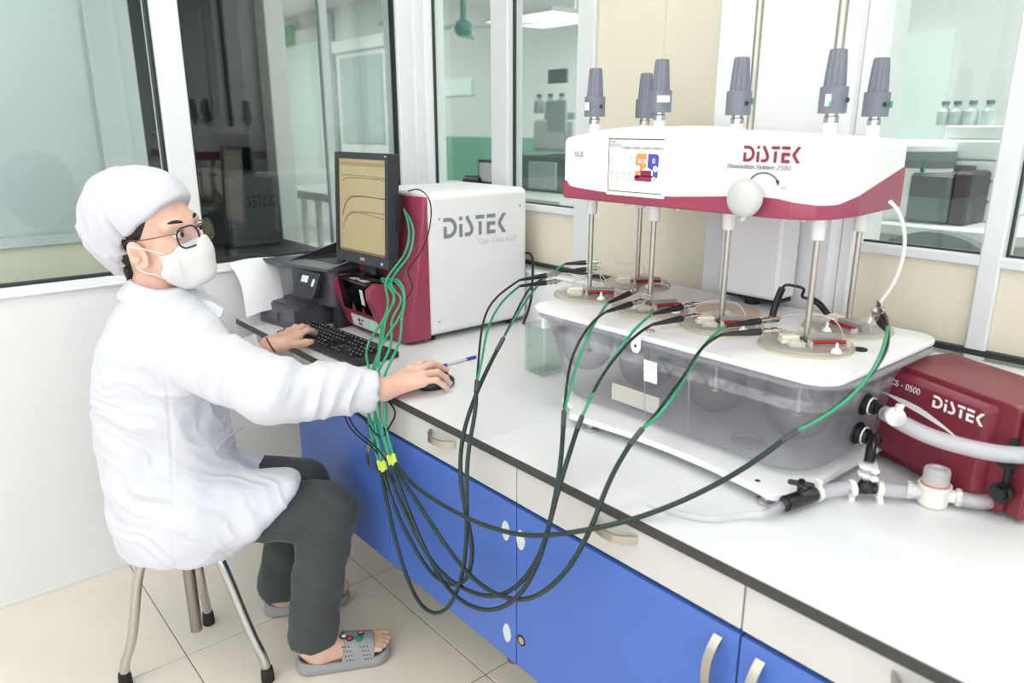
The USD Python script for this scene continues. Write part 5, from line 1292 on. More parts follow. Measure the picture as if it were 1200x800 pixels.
# standing and folded collar
NC = V(.634, -1.216, 1.040); tl = RZ(50) @ RY(16)
ang = np.linspace(math.radians(32), math.radians(328), 44); Lc = []
for a in ang:
    e = V(math.cos(a), math.sin(a), 0); o_ = 1 - .25 * max(0, math.cos(a))
    Lc.append([e * .064 + V(0, 0, .0), e * .0585 + V(0, 0, .026), e * .0605 + V(0, 0, .031), e * .066 + V(0, 0, .030), e * (.086 / o_ ** .2) + V(0, 0, -.014), e * (.084 / o_ ** .2) + V(0, 0, -.018), e * .070 + V(0, 0, .018)])
obj('collar', xf(loft([np.array(l) for l in Lc]), tl, NC), 'coat_cloth', co, smooth=50)
COATM = bump_along_normals(cmesh, coatfold)
def on_coat(x, y, lift=.003):
    """the coat's near surface at a sight line"""
    d = COATM[0] - CAM; w = d @ CF
    u = np.column_stack([600 + FPX * (d @ CR) / w - x, 400 - FPX * (d @ CU) / w - y])
    r = np.hypot(u[:, 0], u[:, 1]); near = r < max(4.0, np.sort(r)[3])
    return px(x, y, 'w', w[near].min() - lift)
def flap(p, th=.004):
    p = np.array(p); n = np.cross(p[1] - p[0], p[2] - p[0]); n /= np.linalg.norm(n)
    if n @ CF > 0: n = -n
    return loft([p - n * th, p + n * .001])
for pts in (((228, 349), (247, 353), (262, 362), (259, 371), (246, 374), (232, 365)),):
    w_ = 1.80
    obj('lapel', flap([px(a, b, 'w', w_ - .0006 * (a - 240)) for a, b in pts], .005), 'coat_cloth', co, smooth=False)
# trousers
tv = Vol((.46, -1.34, .08), (1.0, -.80, .60), .0042, far=.06)
for a, b, c, z_ in ((HPR, KNR, ANR, .135), (HPL, KNL, ANL, .135)):
    tv.cap(a + V(0, 0, .01), b, .084, .074, k=.0 if a is HPR else .03)
    hm = c + (b - c) * ((z_ - c[2] - .03) / (b[2] - c[2]))
    tv.cap(b + V(0, -.006, -.004), b * .45 + hm * .55 + V(0, -.004, 0), .073, .064, k=.02); tv.cap(b * .45 + hm * .55 + V(0, -.004, 0), hm, .064, .064, k=.02)
tv.cap(V(.655, -1.22, .52), V(.66, -1.18, .50), .10, k=.03)
tv.half((0, 0, .132), (0.05, .1, -1), .003)
for c, b in ((ANR, KNR), (ANL, KNL)):
    tv.cap(c + (b - c) * -.1, c + (b - c) * .20, .054, .054, k=.003, op='d')
tm = relax(tv.mesh(), 5)
def legfold(v):
    n1 = ridge(meshkit.noise(np.column_stack([(v[:, 2] * .9 + v[:, 1] * .7) * 24, v[:, 0] * 7, v[:, 1] * 5]), 31)) - .5
    n2 = meshkit.fbm(v * 18, 3, 32) - .5
    kn_ = np.minimum(np.linalg.norm(v - KNR - V(0, -.05, -.05), axis=1), np.linalg.norm(v - KNL - V(0, -.05, -.05), axis=1))
    w_ = np.clip(1 - kn_ / .2, .2, 1)
    n3 = ridge(meshkit.noise(np.column_stack([v[:, 0] * 20, v[:, 1] * 20, v[:, 2] * 3]), 33)) - .5
    return .022 * n1 * w_ + .009 * n2 + .006 * n3 * np.clip((.36 - v[:, 2]) / .1, 0, 1)
obj('trousers', bump_along_normals(tm, legfold), 'trouser_cloth', pe, smooth=True, label='dark grey green trousers')
pk = [on_coat(*q) for q in ((254, 527), (262, 517), (272, 509), (282, 502))]
obj('pocket', tube(spline(pk, .006), .0028, 8), 'pocket_line', co, smooth=True)

# --- slippers
def slipper(P, seed, charms):
    f = P(1, 0, 0) - P(0, 0, 0); f /= np.linalg.norm(f); s_ = P(0, 1, 0) - P(0, 0, 0); s_ /= np.linalg.norm(s_)
    v = Vol((-.03, -.07, -.004), (.28, .07, .10), .003, far=.03)
    sl, (X, Y, Z) = v.win(v.lo, v.lo + v.h * v.n)
    def out2(gr):
        t = np.clip((X - .025) / .17, 0, 1); r = .035 + .012 * t
        return np.sqrt((X - (.025 + .17 * t)) ** 2 + (Y - .003 * t) ** 2) - r - gr + 0 * Z
    zt = .030 + .010 * np.clip((.06 - X) / .06, 0, 1) + .004 * np.clip((X - .19) / .05, 0, 1)
    d = np.maximum(out2(.004 * np.sin(np.clip(Z / .03, 0, 1) * PI)), np.maximum(Z - zt, .002 + .012 * np.clip((X - .18) / .06, 0, 1) ** 2 - Z)); v.put(sl, d + 0 * v.D)
    d = np.maximum(out2(-.009), np.maximum(.022 - Z, Z - .2)); v.D[sl] = np.maximum(v.D[sl], -d)
    sole = relax(v.mesh(), 3)
    u = Vol((.06, -.075, .0), (.24, .075, .12), .0028, far=.03)
    sl, (X, Y, Z) = u.win(u.lo, u.lo + u.h * u.n)
    t = np.clip((X - .07) / .13, 0, 1)
    top = .100 - .030 * t
    hw = .0485 + .002 * t
    q = (np.abs(Y) / hw) ** 2.4 + (np.clip(Z - .006, 0, 1) / (top - .006)) ** 2.4
    q2 = (np.abs(Y) / (hw - .0042)) ** 2.4 + (np.clip(Z - .006, 0, 1) / (top - .0105)) ** 2.4
    sh_ = np.maximum((q ** (1 / 2.4) - 1) * .045, -(q2 ** (1 / 2.4) - 1) * .045)
    edge = np.maximum((.105 - X) + (Z - .03) * .25 - .0 , (X - .192) - (Z - .02) * .15)
    sh_ = np.maximum(np.maximum(sh_, edge), .012 - Z)
    u.put(sl, sh_)
    for x_ in (.148,):
        u.cap((x_ - .004, -.055, .028), (x_ + .006, -.04, .046), .0045, .0045, k=.002, op='d')
    strap = relax(u.mesh(), 3)
    def tow(m): return np.asarray(m[0])[:, :1] * f + np.asarray(m[0])[:, 1:2] * s_ + np.asarray(m[0])[:, 2:] * UP + P(-.012, 0, 0), m[1][:, ::-1] if np.cross(f, s_) @ UP < 0 else m[1]
    sp_ = obj('slipper', tow(sole), 'slipper', pe, smooth=True, label='grey rubber slipper')
    st_ = obj('strap', tow(strap), 'slipper', sp_, smooth=True)
    def on(x_, a):                                           # a point on the strap at angle a from the top towards the outside
        t = min(1, max(0, (x_ - .07) / .13)); top = .100 - .030 * t; hw = .0485 + .002 * t
        k = (abs(math.sin(a)) ** 2.4 + abs(math.cos(a)) ** 2.4) ** (-1 / 2.4)
        return V(x_, hw * k * math.sin(a), .006 + (top - .006) * k * math.cos(a)), V(0.15, math.sin(a), math.cos(a))
    dots = []
    for i in range(4):
        for j in range(3):
            for x0, da in ((.112, 0), (.160, .02)):
                p, n = on(x0 + .008 * j + .003 * i, .72 + .16 * i + da)
                dots.append(xf(lathe([(0, -.001), (.0021, -.001), (.0021, .0006), (0, .0006)], 8), frame(n), p))
    obj('hole', tow(cat_(*dots)), 'slipper_dark', st_, smooth=False, kind='stuff')
    for q_, (x_, a, r_, m_) in enumerate(charms):
        p, n = on(x_, a)
        obj('charm', tow(xf(lathe([(0, -.001), (r_, -.001), (r_, .002), (r_ * .75, .0035 + (.0012 if r_ in (.0068, .0062) else 0)), (0, .004 + (.0012 if r_ in (.0068, .0062) else 0))], 14, sx=1.25), frame(n), p)), m_, st_, smooth=True)
slipper(PR, 1, [(.118, .22, .0085, 'charm_navy'), (.118, .22, .0068, 'charm_white'), (.133, .34, .0085, 'charm_navy'), (.133, .34, .0068, 'charm_red'), (.158, .35, .0095, 'charm_green'), (.165, -.05, .008, 'charm_navy'), (.165, -.05, .0062, 'charm_pink')])
slipper(PL, 2, [])

# ------------------------------------------------------------------ stool
stl = thing('stool', 'round stainless steel stool with bent tubular legs and black rubber feet', 'stool', (.655, -1.235, 0))
SC = V(.655, -1.235, 0)
obj('seat', lathe([(0, .388), (.125, .388), (.140, .391), (.1455, .398), (.147, .406), (.144, .414), (.136, .418), (.0, .420)], 56, SC), 'steel', stl)
obj('column', cat_(cyl(SC + V(0, 0, .11), SC + V(0, 0, .388), .0155, n=24)), 'steel_dull', stl)
obj('hub', cyl(SC + V(0, 0, .335), SC + V(0, 0, .388), .036, n=28, c=.003), 'steel', stl)
for i, (fx, fy) in enumerate(((.613, -1.417), (.492, -1.158), (.839, -1.121))):
    e = V(fx, fy, 0) - SC; L_ = np.linalg.norm(e); e = e / L_
    path = spline([SC + e * .03 + UP * .372, SC + e * .070 + UP * .374, SC + e * .095 + UP * .360, SC + e * .115 + UP * .325, SC + e * (L_ * .86) + UP * .12, SC + e * (L_ * .965) + UP * .07, SC + e * L_ + UP * .022], .008)
    lg = obj('leg', tube(path, .0125, 14), 'steel', stl)
    obj('rubber_foot', lathe([(0, 0), (.0165, 0), (.0175, .004), (.0165, .03), (.0145, .042), (0, .042)], 20, V(fx, fy, 0)), 'rubber', lg)

# ------------------------------------------------------------------ keyboard, mouse, pen
kb = thing('keyboard', 'black computer keyboard lying along the front edge of the worktop', 'keyboard', (.54, -.715, BT))
KO, KX, KY = V(.300, -.790, BT), V(.9985, .045, 0), V(-.045, .9985, .0)
KW, KD = .470, .145
def kbd(m): return place(m, KO, KX, KY)
obj('case', kbd(hull([(x, y, z) for x in (0, KW) for y, z in ((.004, .002), (0, .006), (.0, .010), (.006, .0135), (KD - .004, .0225), (KD, .019), (KD, .004), (KD - .004, .002))])), 'charcoal', kb, smooth=30)
rows = [(.128, [1.0] + [0] + [1.0] * 4 + [.4] + [1.0] * 4 + [.4] + [1.0] * 4), (.107, [1.0] * 13 + [2.0]), (.088, [1.5] + [1.0] * 12 + [1.5]), (.069, [1.8] + [1.0] * 11 + [2.2]), (.050, [2.3] + [1.0] * 10 + [2.7]), (.031, [1.3, 1.1, 1.3, 6.1, 1.3, 1.1, 1.3, 1.5])]
kk, dd = [], []
def key(x, y, w, d=.0165):
    z = .0135 + (y - .006) * .063
    kk.append(loft([[(x + .0008, y + .0006, z - .001), (x + w - .0008, y + .0006, z - .001), (x + w - .0008, y + d, z), (x + .0008, y + d, z)],
                    [(x + .0028, y + .0030, z + .0062), (x + w - .0028, y + .0030, z + .0062), (x + w - .0028, y + d - .002, z + .0072), (x + .0028, y + d - .002, z + .0072)]]))
    if w < .03: dd.append(box8(x + .005, x + .0085, y + .0085, y + .0115, z + .0062, z + .0075))
for y, ks in rows:
    x = .010; u_ = .0187 if y < .12 else .0187
    tot = sum(ks); sc_ = .281 / tot
    for w in ks:
        if w >= .9: key(x, y - .0155, w * sc_ - .0006)
        x += w * sc_
for y in (.107, .088, .050, .031, .128):
    for c in range(3):
        if y == .050 and c != 1: continue
        key(.299 + c * .0187, y - .0155, .0181)
for r_, y in enumerate((.107, .088, .069, .050, .031)):
    for c in range(4):
        if (r_ == 4 and c == 1) or (c == 3 and r_ in (2, 4)): continue
        key(.364 + c * .0187, y - .0155, .0181 if not (r_ == 4 and c == 0) else .0368)
obj('keys', kbd(cat_(*kk)), 'charcoal_dark', kb, smooth=30, kind='stuff', label='rows of black keys')
obj('key_marks', kbd(cat_(*dd)), 'label_white', kb, smooth=False, kind='stuff', label='white key lettering')
obj('status_lights', kbd(cat_(*[rect2(.37 + .02 * k, .376 + .02 * k, .128, .131, .024) for k in range(3)])), 'ink', kb, smooth=False, kind='stuff')
ms = thing('mouse', 'small black computer mouse under the right hand', 'mouse', (1.035, -.685, BT))
mp = V(1.036, -.682, BT)
Lm = []
for z, s in ((.0008, .93), (.003, 1.0), (.010, 1.0), (.018, .95), (.024, .82), (.028, .60), (.0300, .30), (.0305, .04)):
    a = np.linspace(0, 2 * PI, 37)[:-1]
    Lm.append(np.column_stack([.0285 * s * np.sign(np.cos(a)) * np.abs(np.cos(a)) ** .8, .050 * s * np.sign(np.sin(a)) * np.abs(np.sin(a)) ** .85 - .004 * (1 - s), np.full(36, z)]))
obj('shell', xf(loft(Lm), RZ(-2), mp), 'charcoal_dark', ms, smooth=60)
obj('side_band', xf(loft([l * V(1.012, 1.012, 1) + V(0, 0, .0) for l in Lm[2:4]], False, False), RZ(-2), mp), 'charcoal', ms, smooth=60)
obj('wheel', xf(cyl((-.003, .030, .0235), (.003, .030, .0235), .0075, n=16), None, mp), 'rubber', ms)
pn_ = thing('pen', 'clear ballpoint pen with blue ends lying on the worktop', 'pen', (.905, -.52, BT))
p0, p1 = px(514, 430, 'z', BT + .0045), px(557, 418, 'z', BT + .0045); dp_ = p1 - p0
obj('barrel', cyl(p0 + dp_ * .18, p0 + dp_ * .80, .0040, n=12), 'tank_clear', pn_)
obj('refill', cyl(p0 + dp_ * .15, p0 + dp_ * .85, .0016, n=8), 'label_white', pn_)
mat('pen_blue', (46, 66, 190), .35)
obj('pen_cap', cat_(cyl(p0 + dp_ * .76, p1, .0052, .0048, n=12)), 'pen_blue', pn_); obj('pen_end', cyl(p0, p0 + dp_ * .20, .0046, .0050, n=12), 'pen_blue', pn_)

# ------------------------------------------------------------------ fibre cables
mat('fibre_green', (44, 158, 112), .4); mat('fibre_dark', (26, 46, 42), .45); mat('fibre_black', (28, 28, 31), .45)
mat('splice_grey', (72, 74, 80), .55); mat('ferrule_yellow', (206, 222, 78), .45); mat('wire_clear', (206, 204, 200), .35); mat('connector_metal', (196, 192, 184), .22, metal=1.0)
def P3(l): return [px(a, b, 'z' if y > 0 else 'y', y) for a, b, y in l]
def boot(root_, tip, thin, par):
    """a black tapered boot from its thin to its thick end, then the metal connector and the fine wire beyond"""
    a, b = np.asarray(root_), np.asarray(tip); d = (b - a); L = np.linalg.norm(d); d = d / L
    obj('boot', lathe([(.0022, 0), (.0032, .002), (.0062, L * .72), (.0066, L * .74), (.0066, L * .98), (.0055, L)], 16, a, d), 'fibre_black', par, smooth=40)
    obj('connector', lathe([(.0038, 0), (.0038, .006), (.0062, .0065), (.0062, .015), (.0045, .0155), (.0045, .021), (.0066, .0215), (.0066, .031), (.0036, .0315), (.0036, .041), (.0018, .0415), (.0015, .05)], 14, b, d), 'connector_metal', par, smooth=30)
    obj('fine_wire', tube(spline([b + d * .048] + list(thin), .006), .0011, 6), 'wire_clear', par)
def fibre(label, green, black, splice, dark, ferr, tail, boots, k):
    t = thing('fibre_cable', label, 'cable', tuple(dark[len(dark) // 2]), 'green and black fibre cables of the tester')
    s0, s1 = splice
    obj('green_lead', tube(spline(green + [s0], .01), .0030, 8), 'fibre_green', t); obj('black_lead', tube(spline(black + [s0], .01), .0028, 8), 'fibre_black', t)
    obj('splice', tube(spline([s0, (s0 + s1) / 2, s1], .006), .0052, 12), 'splice_grey', t)
    obj('dark_cable', tube(spline([s1] + dark + [ferr], .012), .0046, 10), 'fibre_dark', t)
    d = tail[0] - ferr; d /= np.linalg.norm(d)
    obj('ferrule', cyl(ferr - d * .004, ferr + d * .022, .0058, n=14, c=.001), 'ferrule_yellow', t)
    obj('green_tail', tube(spline([ferr + d * .018] + tail, .012), .0034, 8), 'fibre_green', t)
    for (a, b, thin), _ in zip(boots, (0, 1)): boot(a, b, thin, t)
    return t
def tail(i):
    wob = np.random.default_rng(40 + i).uniform(-1, 1, (12, 2)) * V(4.5, 2.0)
    o = (-9, -5.5, -2, 3, 8, 13)[i]; q = (-4, 5, 0, 6, -5, 2)[i]
    pts_ = [(441 + o * .9, 500, -.842), (437 + o, 462, -.832), (440 + o * .9, 436, -.790), (446 + o * 1.2 + q, 405, -.735), (459 + o, 370, -.665), (464 + o * .7, 350, -.640), (458 + o * .8, 333, -.628), (470 + o * .5, 312, -.600), (481 + o * .4, 290, -.545), (482 + o * .4, 268, -.515), (474, 245, -.505)]
    if i not in (0, 3): pts_ = pts_[:7] + [(447, 328, -.592)]
    return P3([(a + wob[k, 0] * (1 if 0 < k < 7 else .3), b + wob[k, 1], y) for k, (a, b, y) in enumerate(pts_)])
fx = [(446, 549), (449, 551), (452, 549), (458, 543), (461, 545), (463, 542)]
F_ = [px(a, b, 'y', -.850 - .004 * (i % 2)) for i, (a, b) in enumerate(fx)]
L1, L2, L3, L4, LB1, LB2 = [V(x, y, 1.034) for x, y in ROWF + ROWB]
fibre('fibre cable hanging in the lowest loop, from the two leftmost connectors',
      P3([(609, 335, -.42), (590, 352, -.50), (572, 385, -.62), (565, 420, -.72)]), P3([(609, 328, -.42), (588, 343, -.50), (568, 372, -.62), (561, 420, -.72)]),
      P3([(559, 446, -.78), (558, 459, -.80)]), P3([(557, 480, -.825), (549, 530, -.86), (547, 590, -.885), (545, 650, -.89), (532, 700, -.885), (512, 718, -.88), (490, 703, -.872), (470, 655, -.862), (456, 600, -.855)]), F_[0], tail(0),
      [(P3([(609, 328, -.42)])[0], P3([(641, 322.5, -.40)])[0], [px(690, 322, 'y', -.385), L1 + V(.035, .0, .05), L1 + V(.045, .03, .0)]), (P3([(609, 335, -.42)])[0], P3([(641, 331, -.40)])[0], [px(668, 331, 'y', -.39), L1 + V(-.02, .0, .03), L1 + V(-.02, -.005, .0)])], 0)
fibre('fibre cable crossing in a wide loop, from the farthest pair of connectors',
      P3([(662, 309, -.24), (640, 325, -.32), (618, 350, -.45), (600, 378, -.56)]), P3([(653, 319, -.26), (630, 330, -.34), (612, 352, -.46), (598, 380, -.57)]),
      P3([(590, 396, -.63), (582, 411, -.66)]), P3([(570, 435, -.73), (553, 475, -.81), (542, 515, -.845), (540, 560, -.865), (547, 605, -.88), (553, 640, -.885), (549, 672, -.885), (535, 684, -.88), (510, 675, -.87), (485, 640, -.86), (463, 595, -.855)]), F_[1], tail(1),
      [(P3([(662, 309, -.24)])[0], P3([(687, 307.6, -.21)])[0], [px(735, 309, 'y', -.19), LB1 + V(.02, 0, .04), LB1 + V(.01, .0, .0)]), (P3([(653, 319, -.26)])[0], P3([(687, 315.4, -.23)])[0], [px(703, 321, 'y', -.23), px(710, 340, 'y', -.25), px(711, 349, 'y', -.27)])], 1)
fibre('fibre cable from the connectors beside the second front lid',
      P3([(712, 355, 1.056), (700, 373, 1.048), (684, 405, 1.015), (670, 448, -.70)]), P3([(711, 365, 1.054), (690, 383, 1.046), (672, 415, 1.0), (664, 452, -.71)]),
      P3([(661, 482, -.74), (660, 501, -.77)]), P3([(657, 540, -.82), (650, 585, -.865), (636, 640, -.895), (610, 682, -.90), (580, 698, -.895), (545, 690, -.885), (510, 662, -.872), (482, 615, -.862)]), F_[2], tail(2),
      [(P3([(712, 355, 1.056)])[0], P3([(738, 343.5, 1.060)])[0], [px(765, 332, 'y', -.36), px(784, 336, 'y', -.34), px(786, 352, 'y', -.335)]), (P3([(711, 365, 1.054)])[0], P3([(740, 356, 1.058)])[0], [px(765, 348, 'y', -.40), L2 + V(-.03, .0, .02), L2 + V(-.03, .02, 0)])], 2)
fibre('fibre cable from the connectors between the second and third front lids',
      P3([(764, 368, 1.056), (745, 385, 1.048), (725, 411, 1.020), (702, 448, -.68)]), P3([(765, 380, 1.054), (742, 396, 1.046), (718, 423, 1.012), (696, 458, -.69)]),
      P3([(682, 488, -.73), (676, 504, -.76)]), P3([(663, 545, -.82), (650, 590, -.87), (635, 645, -.90), (612, 692, -.91), (578, 714, -.905), (545, 706, -.895), (515, 675, -.878), (486, 615, -.862)]), F_[3], tail(3),
      [(P3([(764, 368, 1.056)])[0], P3([(800, 359.5, 1.062)])[0], [px(845, 352, 'y', -.36), L3 + V(.03, .02, .035), L3 + V(.045, .03, .0)]), (P3([(765, 380, 1.054)])[0], P3([(800, 373, 1.058)])[0], [px(826, 367, 'y', -.40), L3 + V(-.02, 0, .018), L3 + V(-.03, .0, .0)])], 3)
fibre('fibre cable from the connectors beside the nearest front lid',
      P3([(850, 382, 1.060), (830, 399, 1.054), (812, 425, 1.030), (792, 460, -.66), (772, 486, -.70)]), P3([(845, 392, 1.058), (820, 411, 1.048), (804, 436, 1.02), (784, 464, -.67), (765, 489, -.705)]),
      P3([(753, 502, -.72), (738, 521, -.75)]), P3([(715, 562, -.81), (695, 612, -.865), (668, 662, -.90), (630, 697, -.91), (598, 701, -.905), (560, 682, -.895), (525, 642, -.88), (490, 590, -.865)]), F_[4], tail(4),
      [(P3([(850, 382, 1.060)])[0], P3([(891, 376, 1.064)])[0], [px(925, 369, 'y', -.38), L4 + V(.03, .03, .045), L4 + V(.055, .045, .0)]), (P3([(845, 392, 1.058)])[0], P3([(892, 388.5, 1.060)])[0], [px(924, 386, 'y', -.41), L4 + V(-.01, -.01, .015), L4 + V(-.012, -.015, .0)])], 4)
fibre('fibre cable sweeping to the right end of the bath from the upright connectors',
      P3([(1040, 383, -.33), (1037, 400, -.40), (1018, 440, -.52), (980, 478, -.60)]), P3([(1041, 388, -.33), (1039, 408, -.41), (1015, 445, -.53), (975, 480, -.605)]),
      P3([(936, 504, -.65), (917, 516, -.665)]), P3([(880, 543, -.69), (820, 577, -.73), (760, 602, -.80), (710, 616, -.86), (660, 625, -.90), (610, 626, -.905), (560, 612, -.90), (510, 586, -.88), (480, 563, -.865)]), F_[5], tail(5),
      [(P3([(1041, 386, -.33)])[0], P3([(1035, 370, -.30)])[0], [px(1027, 357, 'y', -.27), px(1017, 365, 'y', -.24), px(1013, 380, 'y', -.22)]), (P3([(1039, 388, -.34)])[0], P3([(1031, 377, -.31)])[0], [px(1024, 373, 'y', -.28), px(1021, 380, 'y', -.26), px(1020, 388, 'y', -.25)])], 5)
# loose thin black cables by the keyboard
kc = thing('keyboard_cable', 'thin black cable looping over the bench edge below the mouse hand', 'cable', (.85, -.83, .7))
obj('cable', tube(spline(P3([(455, 470, -.822), (463, 485, -.838), (456, 500, -.842), (447, 512, -.845), (436, 503, -.845), (421, 485, -.838), (412, 480, -.832)]), .01), .0022, 8), 'rubber', kc)
kc2 = thing('mouse_cable', 'thin black double cable hanging under the sleeve beside the green leads', 'cable', (.75, -.83, .65))
obj('cable', tube(spline(P3([(403, 482, -.835), (408, 497, -.84), (425, 515, -.846), (440, 528, -.848), (448, 540, -.85)]), .01), .002, 8), 'rubber', kc2)
obj('cable', tube(spline(P3([(406, 480, -.835), (413, 497, -.842), (428, 513, -.848), (446, 530, -.851), (452, 540, -.852)]), .01), .002, 8), 'rubber', kc2)
mc = thing('monitor_cable', 'thin black cable arching from the monitor to the white spectrometer', 'cable', (.68, -.48, 1.2))
obj('cable', tube(spline([px(478, 224, 'y', -.53), px(490, 222, 'y', -.50), px(502, 232, 'y', -.487), px(505, 255, 'y', -.497), px(498, 285, 'y', -.515), px(486, 305, 'y', -.545), px(478, 318, 'y', -.56), px(483, 335, 'y', -.565), px(474, 352, 'y', -.60)], .008), .0018, 8), 'rubber', mc)

# ------------------------------------------------------------------ what stands in the neighbouring laboratory
def Q(a, b, y): return px(a, b, 'y', y)
YF = 3.28
dg = thing('laboratory_door', 'pale framed glass door with a green sign above it seen through the dark window', 'door', (-8.0, 3.27, 0))
dx0, dx1 = Q(328, 120, 3.25)[0], Q(388, 120, 3.25)[0]
dzt = Q(350, 40, 3.25)[2]
obj('frame', cat_(cbox(dx0 - .25, dx0, 3.2, 3.29, 0, 2.85, .01), cbox(dx1, dx1 + .12, 3.2, 3.29, 0, 2.85, .01), cbox(dx0, dx1, 3.2, 3.29, dzt - .12, dzt + .05, .01)), 'alu_grey', dg)
mat('door_pane', (206, 224, 220), .2, emit=.25); mat('exit_green', (52, 140, 104), .5, emit=.3)
obj('door_leaf', box8(dx0 + .15, dx1 - .05, 3.24, 3.27, .9, dzt - .12), 'door_pane', dg, smooth=False); obj('kick_panel', box8(dx0 + .15, dx1 - .05, 3.24, 3.27, 0, .9), 'far_white', dg, smooth=False)
obj('stile', cbox(dx0 + .05, dx0 + .16, 3.22, 3.28, 0, dzt - .1, .01), 'alu_grey', dg)
obj('sign', box8(dx0 + .32, dx0 + .78, 3.17, 3.2, dzt - .14, dzt + .12), 'exit_green', dg, smooth=False)
# tall frame beside it
fr2 = thing('wall_cabinet', 'tall pale cabinet with glazed door behind the monitor top', 'cabinet', (-5.6, 3.1, 0))
cxa, cxb = Q(392, 120, 2.9)[0], Q(452, 120, 2.9)[0]; cz = Q(425, 42, 2.9)[2]
obj('carcass', cat_(cbox(cxa, cxb, 2.95, 3.27, 0, cz, .01), cbox(cxa, cxb, 2.9, 2.96, cz - .14, cz, .01)), 'far_white', fr2)
mat('glazing', (186, 204, 202), .15)
obj('glazed_door', box8(cxa + .12, cxb - .12, 2.93, 2.955, 1.25, cz - .2), 'glazing', fr2, smooth=False)
# low white shelving near the dark window's lower corner
lt = thing('white_trolley', 'white frame trolley standing beyond the lower part of the dark window', 'trolley', (-2.0, .9, 0))
ta, tb = Q(357, 250, .9), Q(392, 250, .9)
for x in (ta[0], (ta[0] + tb[0]) / 2, tb[0]):
    obj('post', cbox(x - .02, x + .02, .88, .92, 0, Q(370, 222, .9)[2], .004), 'alu_white', lt)
obj('shelf', cbox(ta[0] - .04, tb[0] + .3, .7, 1.1, Q(370, 226, .9)[2] - .02, Q(370, 220, .9)[2], .004), 'alu_white', lt); obj('shelf', cbox(ta[0] - .04, tb[0] + .3, .7, 1.1, .5, .53, .004), 'alu_white', lt)
# ceiling fan
fa = thing('ceiling_fan', 'pale green ceiling fan seen through the first pane from the corner', 'fan', tuple(Q(543, 40, 1.7)))
fc_ = Q(543, 33, 1.7); mat('fan_green', (140, 190, 182), .5)
obj('rod', cyl(fc_ + V(0, 0, .03), V(fc_[0], fc_[1], 2.9), .02, n=12), 'fan_green', fa); obj('motor', lathe([(0, -.05), (.04, -.05), (.065, -.02), (.065, .02), (.04, .05), (0, .06)], 24, fc_), 'fan_green', fa)
obj('canopy', lathe([(.02, 0), (.05, .02), (.07, .10), (0, .10)], 20, V(fc_[0], fc_[1], 2.8)), 'fan_green', fa)
for k in range(3):
    a = k * 120 + 20
    obj('blade', xf(cat_(cbox(.09, .62, -.06, .06, -.004, .004, .002)), RZ(a) @ RX(10), fc_), 'far_white', fa)
# window high in the far wall
wz0, wz1 = Q(530, 112, YF)[2], Q(530, 93, YF)[2]; wx0, wx1 = Q(509, 100, YF)[0], Q(553, 100, YF)[0]
struct('window_3', box8(wx0, wx1, YF - .01, YF + .03, wz0, wz1), 'daylight_blind', smooth=False, label='bright horizontal window high in the far wall')
# desk with monitor seen through the first pane
dk = thing('desk', 'dark desk with a drawer block seen beyond the spectrometer', 'desk', tuple(Q(560, 250, 1.5) * V(1, 1, 0)))
dz = Q(560, 219, 1.5)[2]; da, db = Q(500, 219, 1.5)[0], Q(700, 219, 1.5)[0]
obj('desk_top', cbox(da, db, 1.2, 1.75, dz - .03, dz, .005), 'far_white', dk); obj('front_panel', cbox(da, db, 1.7, 1.73, 0, dz - .03, .005), 'far_white', dk)
obj('leg', cbox(da, da + .05, 1.22, 1.7, 0, dz - .03, .005), 'far_white', dk); obj('leg', cbox(db - .05, db, 1.22, 1.7, 0, dz - .03, .005), 'far_white', dk)
fm = thing('monitor', 'small monitor with a pinkish screen on the desk in the next laboratory', 'monitor', tuple(Q(571, 219, 1.45)))
ma, mb = Q(562, 190, 1.45), Q(582, 219, 1.45)
mat('screen_pink', (226, 212, 220), .4, emit=.35)
obj('bezel', cbox(ma[0] - .02, mb[0] + .02, 1.452, 1.49, mb[2] + .01, ma[2] + .02, .004), 'charcoal_dark', fm); obj('screen', box8(ma[0], mb[0], 1.447, 1.453, mb[2] + .03, ma[2]), 'screen_pink', fm, smooth=False); obj('stand', cbox((ma[0] + mb[0]) / 2 - .05, (ma[0] + mb[0]) / 2 + .05, 1.44, 1.56, dz, mb[2] + .02, .004), 'charcoal_dark', fm)
bx = thing('printer', 'dark box shaped printer on the desk left of the small far monitor', 'printer', tuple(Q(550, 219, 1.5)))
ba, bb = Q(541, 207, 1.42), Q(561, 220, 1.42)
obj('body', cbox(ba[0], bb[0], 1.42, 1.65, dz + .001, ba[2], .01), 'charcoal_dark', bx); obj('lid', cbox(ba[0] + .02, bb[0] - .02, 1.43, 1.62, ba[2], ba[2] + .012, .003), 'charcoal', bx)
# instrument behind the second pane
mat('far_dark', (112, 124, 127), .5); mat('far_grey', (186, 198, 197), .5)
ln = thing('analyser', 'white boxy analyser on a dark cabinet behind the second pane', 'instrument', tuple(Q(645, 220, 1.6)))
ia, ib = Q(624, 140, 1.6), Q(672, 178, 1.6)
obj('body', cbox(ia[0], ib[0], 1.6, 1.95, ib[2], ia[2], .015), 'far_white', ln); obj('display', box8(ib[0] - .22, ib[0] - .06, 1.585, 1.602, ib[2] + .12, ib[2] + .3), 'far_grey', ln, smooth=False); obj('display', box8(ib[0] - .22, ib[0] - .06, 1.585, 1.602, ib[2] + .4, ib[2] + .48), 'far_dark', ln, smooth=False)
obj('bottle_tray', cbox(ia[0] + .05, ib[0] - .05, 1.65, 1.9, ia[2], ia[2] + .04, .005), 'far_grey', ln)
obj('base_cabinet', cbox(Q(603, 200, 1.55)[0], Q(700, 200, 1.55)[0], 1.55, 1.98, dz + .001, Q(640, 182, 1.55)[2], .008), 'far_dark', ln)
